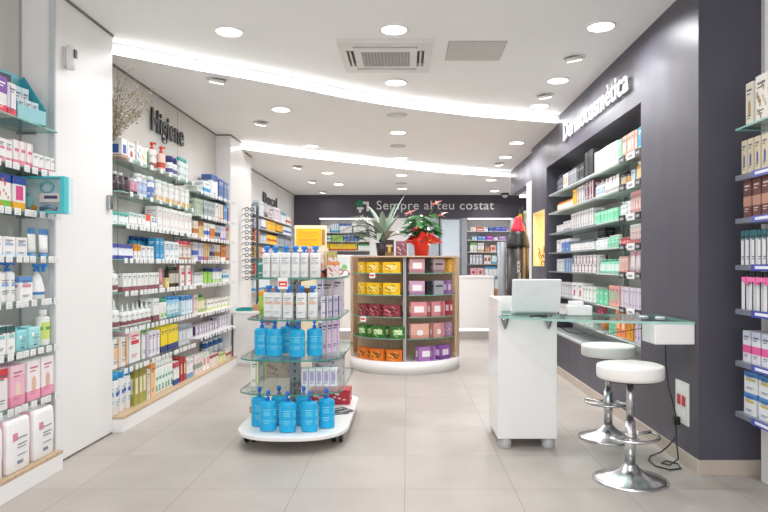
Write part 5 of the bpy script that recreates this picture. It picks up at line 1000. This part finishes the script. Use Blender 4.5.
q3(2, [(255, 260, 4, 'carton', .17, ('#d87a5a', 'F#f2d9c9'), 'terracotta carton'), (260.5, 267, 5, 'carton', .16, ('#b9c4cf', 'b T#54657c'), 'slate topped carton'), (267.5, 277, 8, 'carton', .15, ('#f2c12a', 'M#c8501e'), 'yellow carton with orange stripe'), (277.5, 291.5, 12, 'carton', .17, ('#9ba1aa', 'T#5d636d b'), 'dark grey carton')])
q3(3, [(255, 262, 5, 'carton', .17, ('#c9a06a', 'F#7a3f2a'), 'tan carton'), (262.5, 272, 7, 'carton', .16, ('#e3cfd9', 'M#b8507f'), 'pink striped carton'), (272.5, 291, 12, 'carton', .16, ('#dfe3e3', 'T#4f9a94'), 'white carton with teal top')])
q3(4, [(255, 262, 5, 'carton', .16, ('#c8564a', 'F#f0d6c9'), 'red carton'), (262.5, 275, 8, 'carton', .15, ('#d9dbe6', 'S#4a55a0'), 'white carton with indigo stripe'), (275.5, 291, 10, 'carton', .15, ('#e9e3d9', 'b'), 'ivory carton')])
q3(5, [(255, 270, 8, 'carton', .17, ('#dfe6ea', 'L#3f8fc0'), 'white carton with blue foot')])
t = thing('banner_stand', 'cream display stand with a glowing yellow header panel', 'display stand', (at(310.5, 9.4), 9.4, 0))
bx('body', -.24, .24, 0, .25, 0, 1.56, '#eadfc4', t, .004); bx('header_board', -.24, .24, .0, .03, 1.56, 1.895, '#efe3c4', t); bx('yellow_panel', -.21, .16, -.008, -.001, 1.585, 1.845, '#f7c21c:g', t); bx('side_picture', .17, .215, -.008, -.001, 1.6, 1.83, '#b9862c', t)
mb = MB()
for k, (a, b, z, h_) in enumerate(((-.17, .11, 1.77, .02), (-.17, .08, 1.73, .012), (-.17, .10, 1.66, .03), (-.17, .02, 1.62, .012))): mb.box(a, b, -.010, -.008, z, z+h_, '#f2a92c')
mb.build('header_print', t)
for i, (px, w_) in enumerate(((294, .13), (307.5, .1))):
    o = product('carton', w_, .08, .2, ('#84868c', 'b#c9c9cc'), ['wider', 'narrower'][i]+' grey box behind the top shelf bottles of the gondola', None, (at(px, 5.22), 5.22, GZ[0]+.001), 0)

BOXNAME[0] = 'medicine_box'
# ===== back wall shelving =====
BLZ = [2.04, 1.84, 1.63, 1.38, 1.12, .86]
for i, z in enumerate(BLZ):
    o = bx('shelf', -1.99, -.86, DB-.0, DB+.28, z-.02, z, '#b9b7b5:s'); tag(o, '%s grey shelf on the back wall behind the round display plants' % O8[i].replace('sixth', 'lowest'), 'shelf')
BRZ = [2.07, 1.87, 1.60, 1.33, 1.07, .78]
for i, z in enumerate(BRZ):
    o = bx('shelf', 1.37, 2.35, DB, DB+.28, z-.018, z, '#c4c4c6:s'); tag(o, '%s grey shelf on the back wall right of glass door' % O8[i].replace('sixth', 'lowest'), 'shelf')
def back_row(z, items, phrase, D=DB+.03):
    for x0, x1, n, h, cols, desc in items:
        st = (x1-x0)/n
        for i in range(n):
            cx = x0+st*(i+.5); w_ = st/F*D*.93
            product('carton', w_, .12, h, cols, fromleft(i, n)+desc+' '+phrase, (desc+' '+phrase) if n > 1 else None, (at(cx, D), D+.06, z+.0008), 0)
bp = lambda q: 'on %s back wall shelf behind plants' % q
back_row(BLZ[0], [(320, 330, 3, .14, ('#e9ebee', 'b'), 'white carton'), (330.5, 339, 4, .19, ('#e9eef2', 'L#4fb0d6 V#4fb0d6'), 'white and aqua carton'), (339.5, 352, 3, .2, ('#eceeee', 'b T#3f6fb0'), 'white carton with blue top'), (353, 366, 3, .19, ('#e9ebe6', 'b'), 'ivory carton')], bp('top'))
back_row(BLZ[1], [(320, 331, 3, .13, ('#e3e8e9', 'M#3f9ac0'), 'white carton with cyan stripe'), (331.5, 343, 4, .14, ('#8fbf3a', 'b#ffffff'), 'apple green carton'), (343.5, 358, 4, .15, ('#3560a8', 'b#ffffff'), 'royal blue carton'), (358.5, 372, 4, .13, ('#dfe3d6', 'b T#7fae6a'), 'green topped carton')], bp('second'))
back_row(BLZ[2], [(320, 329, 2, .17, ('#f0c41e', 'b'), 'plain yellow carton'), (329.5, 357, 8, .15, ('#f0cf2a', 'L#d8402e b'), 'yellow carton with red foot'), (358, 374, 4, .14, ('#e6ebe3', 'T#4fa06a'), 'white carton with green top')], bp('third'))
back_row(BLZ[3], [(320, 345, 6, .16, ('#e6e4de', 'L#c9583a'), 'cream carton'), (346, 372, 6, .15, ('#dfe3ea', 'b'), 'pale carton')], bp('fourth'))
bq = lambda q: 'on %s shelf right of glass door' % q
back_row(BRZ[0], [(470, 476, 1, .09, ('#e6e0da', 'F#c84a3a'), 'small red spotted box'), (476.5, 483, 1, .09, ('#d8483a', 'M#f2e9e6'), 'small red box'), (483.5, 488, 1, .08, ('#dfe2e2', 'T#8a8f94'), 'small silver box'), (488.5, 494.5, 1, .1, ('#2a4a9a', 'b#ffffff'), 'small navy box'), (495, 507, 2, .09, ('#4a52b8', 'n#c9cdf0'), 'small indigo box')], bq('top'))
back_row(BRZ[1], [(472, 477, 1, .08, ('#b9d3e6', 'b'), 'small pale blue box'), (477.5, 486, 2, .085, ('#4f7fc8', 'n#ffffff'), 'small blue box'), (486.5, 493, 1, .1, ('#a83fb0', 'n#f0d0f0'), 'magenta box'), (493.5, 498, 1, .06, ('#dfdfe6', 'b'), 'little white box'), (499, 506, 1, .09, ('#a98ac8', 'n#eee'.replace('#eee', '#eeeeee')), 'lavender box')], bq('second'))
back_row(BRZ[2], [(470, 477, 2, .21, ('#e3e8dc', 'T#6fae4a b'), 'white carton with green top'), (477.5, 484, 2, .2, ('#e9e6e4', 'b L#c9b08a'), 'white carton with tan foot'), (485, 490, 1, .12, ('#c98a6a', 'b'), 'copper coloured box'), (490.5, 496, 1, .15, ('#eac4b6', 'B#c8503f'), 'peach box with red picture'), (496.5, 500, 1, .2, ('#7fb8dc', 'b'), 'sky blue carton'), (500.5, 507, 2, .17, ('#e9e9e4', 'C#5f8f5a'), 'white carton with green spot')], bq('third'))
back_row(BRZ[3], [(470, 483, 4, .2, ('#e3e3e6', 'V#5a5f80 b'), 'white carton with dark side'), (484, 491, 2, .19, ('#e9dcd6', 'B#8a3a34'), 'white carton with maroon picture'), (491.5, 497, 1, .18, ('#cfe6ea', 'L#3fa0b8'), 'white carton with turquoise foot'), (497.5, 507, 2, .13, ('#e6eaee', 'M#2f7fc0'), 'white box with blue stripe')], bq('fourth'))
back_row(BRZ[4], [(470, 484, 2, .16, ('#e3a8b0', 'C#7a2f3a'), 'pink box with dark picture'), (484.5, 500, 4, .19, ('#e6eaea', 'T#3f9ad0 b'), 'white carton with blue top'), (500.5, 507, 2, .21, ('#e8d9a8', 'b'), 'straw coloured carton')], bq('fifth'))
back_row(BRZ[5], [(495, 501, 2, .26, ('#dfe9ef', 'T#5fb0dc b'), 'tall white and blue carton'), (502, 509, 1, .2, ('#dfdfe0', 'b'), 'tall grey white carton')], bq('lowest'))
o = product('carton', .32, .25, .22, ('#a8805c', 'b#7a5a3c'), 'brown cardboard box standing below the back wall shelves', None, (at(502, 13.8), 13.8, .55), 0)
o = bx('low_table', at(502, 13.8)-.3, at(502, 13.8)+.3, 13.6, 14.1, 0, .548, '#b5b3b0:s'); tag(o, 'low grey table carrying the brown cardboard box', 'table')
# shelf in the side opening
for i, z in enumerate((2.05, 1.78, 1.5)):
    o = bx('shelf', 1.94, 2.5, 10.9, 11.2, z-.012, z, '#cfd2d2:g'); tag(o, '%s shelf beyond the white jamb of the side opening' % ['top', 'middle', 'lower'][i], 'shelf')
for i, (c, dd, px, h, z) in enumerate((('#f2b928', 'L#e6e9e4', 521.5, .14, 2.05), ('#dfe8df', 'B#7fc06a', 526.6, .2, 2.05), ('#3aa8dc', 'T#f0f4f6', 521.8, .2, 1.78), ('#8fc45a', 'b', 527, .16, 1.78), ('#d88a5a', 'b', 522.5, .18, 1.5))):
    product('carton', .085, .1, h, (c, dd), ['yellow carton on top shelf beyond white jamb', 'white green carton on top shelf beyond white jamb', 'blue carton on middle shelf beyond white jamb', 'light green carton on middle shelf beyond white jamb', 'orange carton on lower shelf beyond white jamb'][i], None, (at(px, 11.0), 11.0, z+.001), 0)
for i, y in enumerate((10.9, 11.2)): slab('trim_16', 2.0, 2.02, y-.01, y+.01, 0, 2.3, '#b9bcbe:m')

# ===== lipstick display =====
t = thing('lipstick_display', 'giant black lipstick pencil display with red tip', 'display stand', (at(517, 8.7), 8.62, 0))
MB().lathe([(.17, 0), (.17, .04)], '#1a1a1c:g', 32).build('base', t)
body_ = MB().lathe([(.15, .04), (.15, 1.54)], '#1d1a1a:s', 32).build('body', t)
MB().lathe([(.16, 1.54), (.157, 1.58), (.13, 1.70), (.098, 1.76)], '#19181a:s', 32).build('collar', t)
MB().lathe([(.098, 1.76), (.094, 1.80), (.042, 1.945), (.034, 1.96), (.015, 1.965)], '#e3304a:s', 28).build('red_tip', t)
mb = MB()
for a0, wd_, c in ((-75, 16, '#a98a5c:g'), (-48, 7, '#6f5a3e:g'), (-100, 6, '#8d7450:g')):
    p_ = arc(.1512, a0, a0+wd_, 4); i = mb.add([(x, y, .05) for x, y in p_]+[(x, y, 1.55) for x, y in p_])
    for k in range(4): mb.face((i+k, i+k+1, i+6+k, i+5+k), c, True)
mb.build('gold_stripe', t)
for k in range(3):
    o = MB().box(-.03, .03, -.002, 0, -.005, .005, '#e9e4dc').build('cross_mark', t, (-.02+.0*k, -.153, 1.33-.055*k)); o.rotation_euler = (0, .75, 0)
    q = MB().box(-.03, .03, -.002, 0, -.005, .005, '#e9e4dc').build('cross_bar', o); q.rotation_euler = (0, -1.5, 0)
for k in range(6): MB().box(-.012, .012, -.153, -.149, 1.02+k*.03, 1.038+k*.03, '#c9c4bc').build('side_lettering', t)
MB().lathe([(.06, 0), (.062, 1.62)], '#94979b:s', 20).build('grey_tube', t, (-.2, .13, 0))
# golden ribbons in the lit niche
t = thing('gold_ornament', 'tangled golden ribbon ornament in the warm lit niche', 'ornament', (1.89, 8.64, 1.293)); r2 = random.Random(2); mb = MB()
for k in range(9):
    a = r2.uniform(0, 6.28); p0 = Vector((0, r2.uniform(-.22, .22), .01)); pts = [p0]
    for j in range(6): pts.append(pts[-1]+Vector((r2.uniform(-.02, .02), r2.uniform(-.09, .09), r2.uniform(-.01, .075) if pts[-1].z < .2 else r2.uniform(-.07, .02)))); pts[-1].z = max(pts[-1].z, .012); pts[-1].x = max(-.05, min(.05, pts[-1].x))
    mb.tube(pts, .008, '#a87a2c:m', 6)
mb.build('ribbons', t)
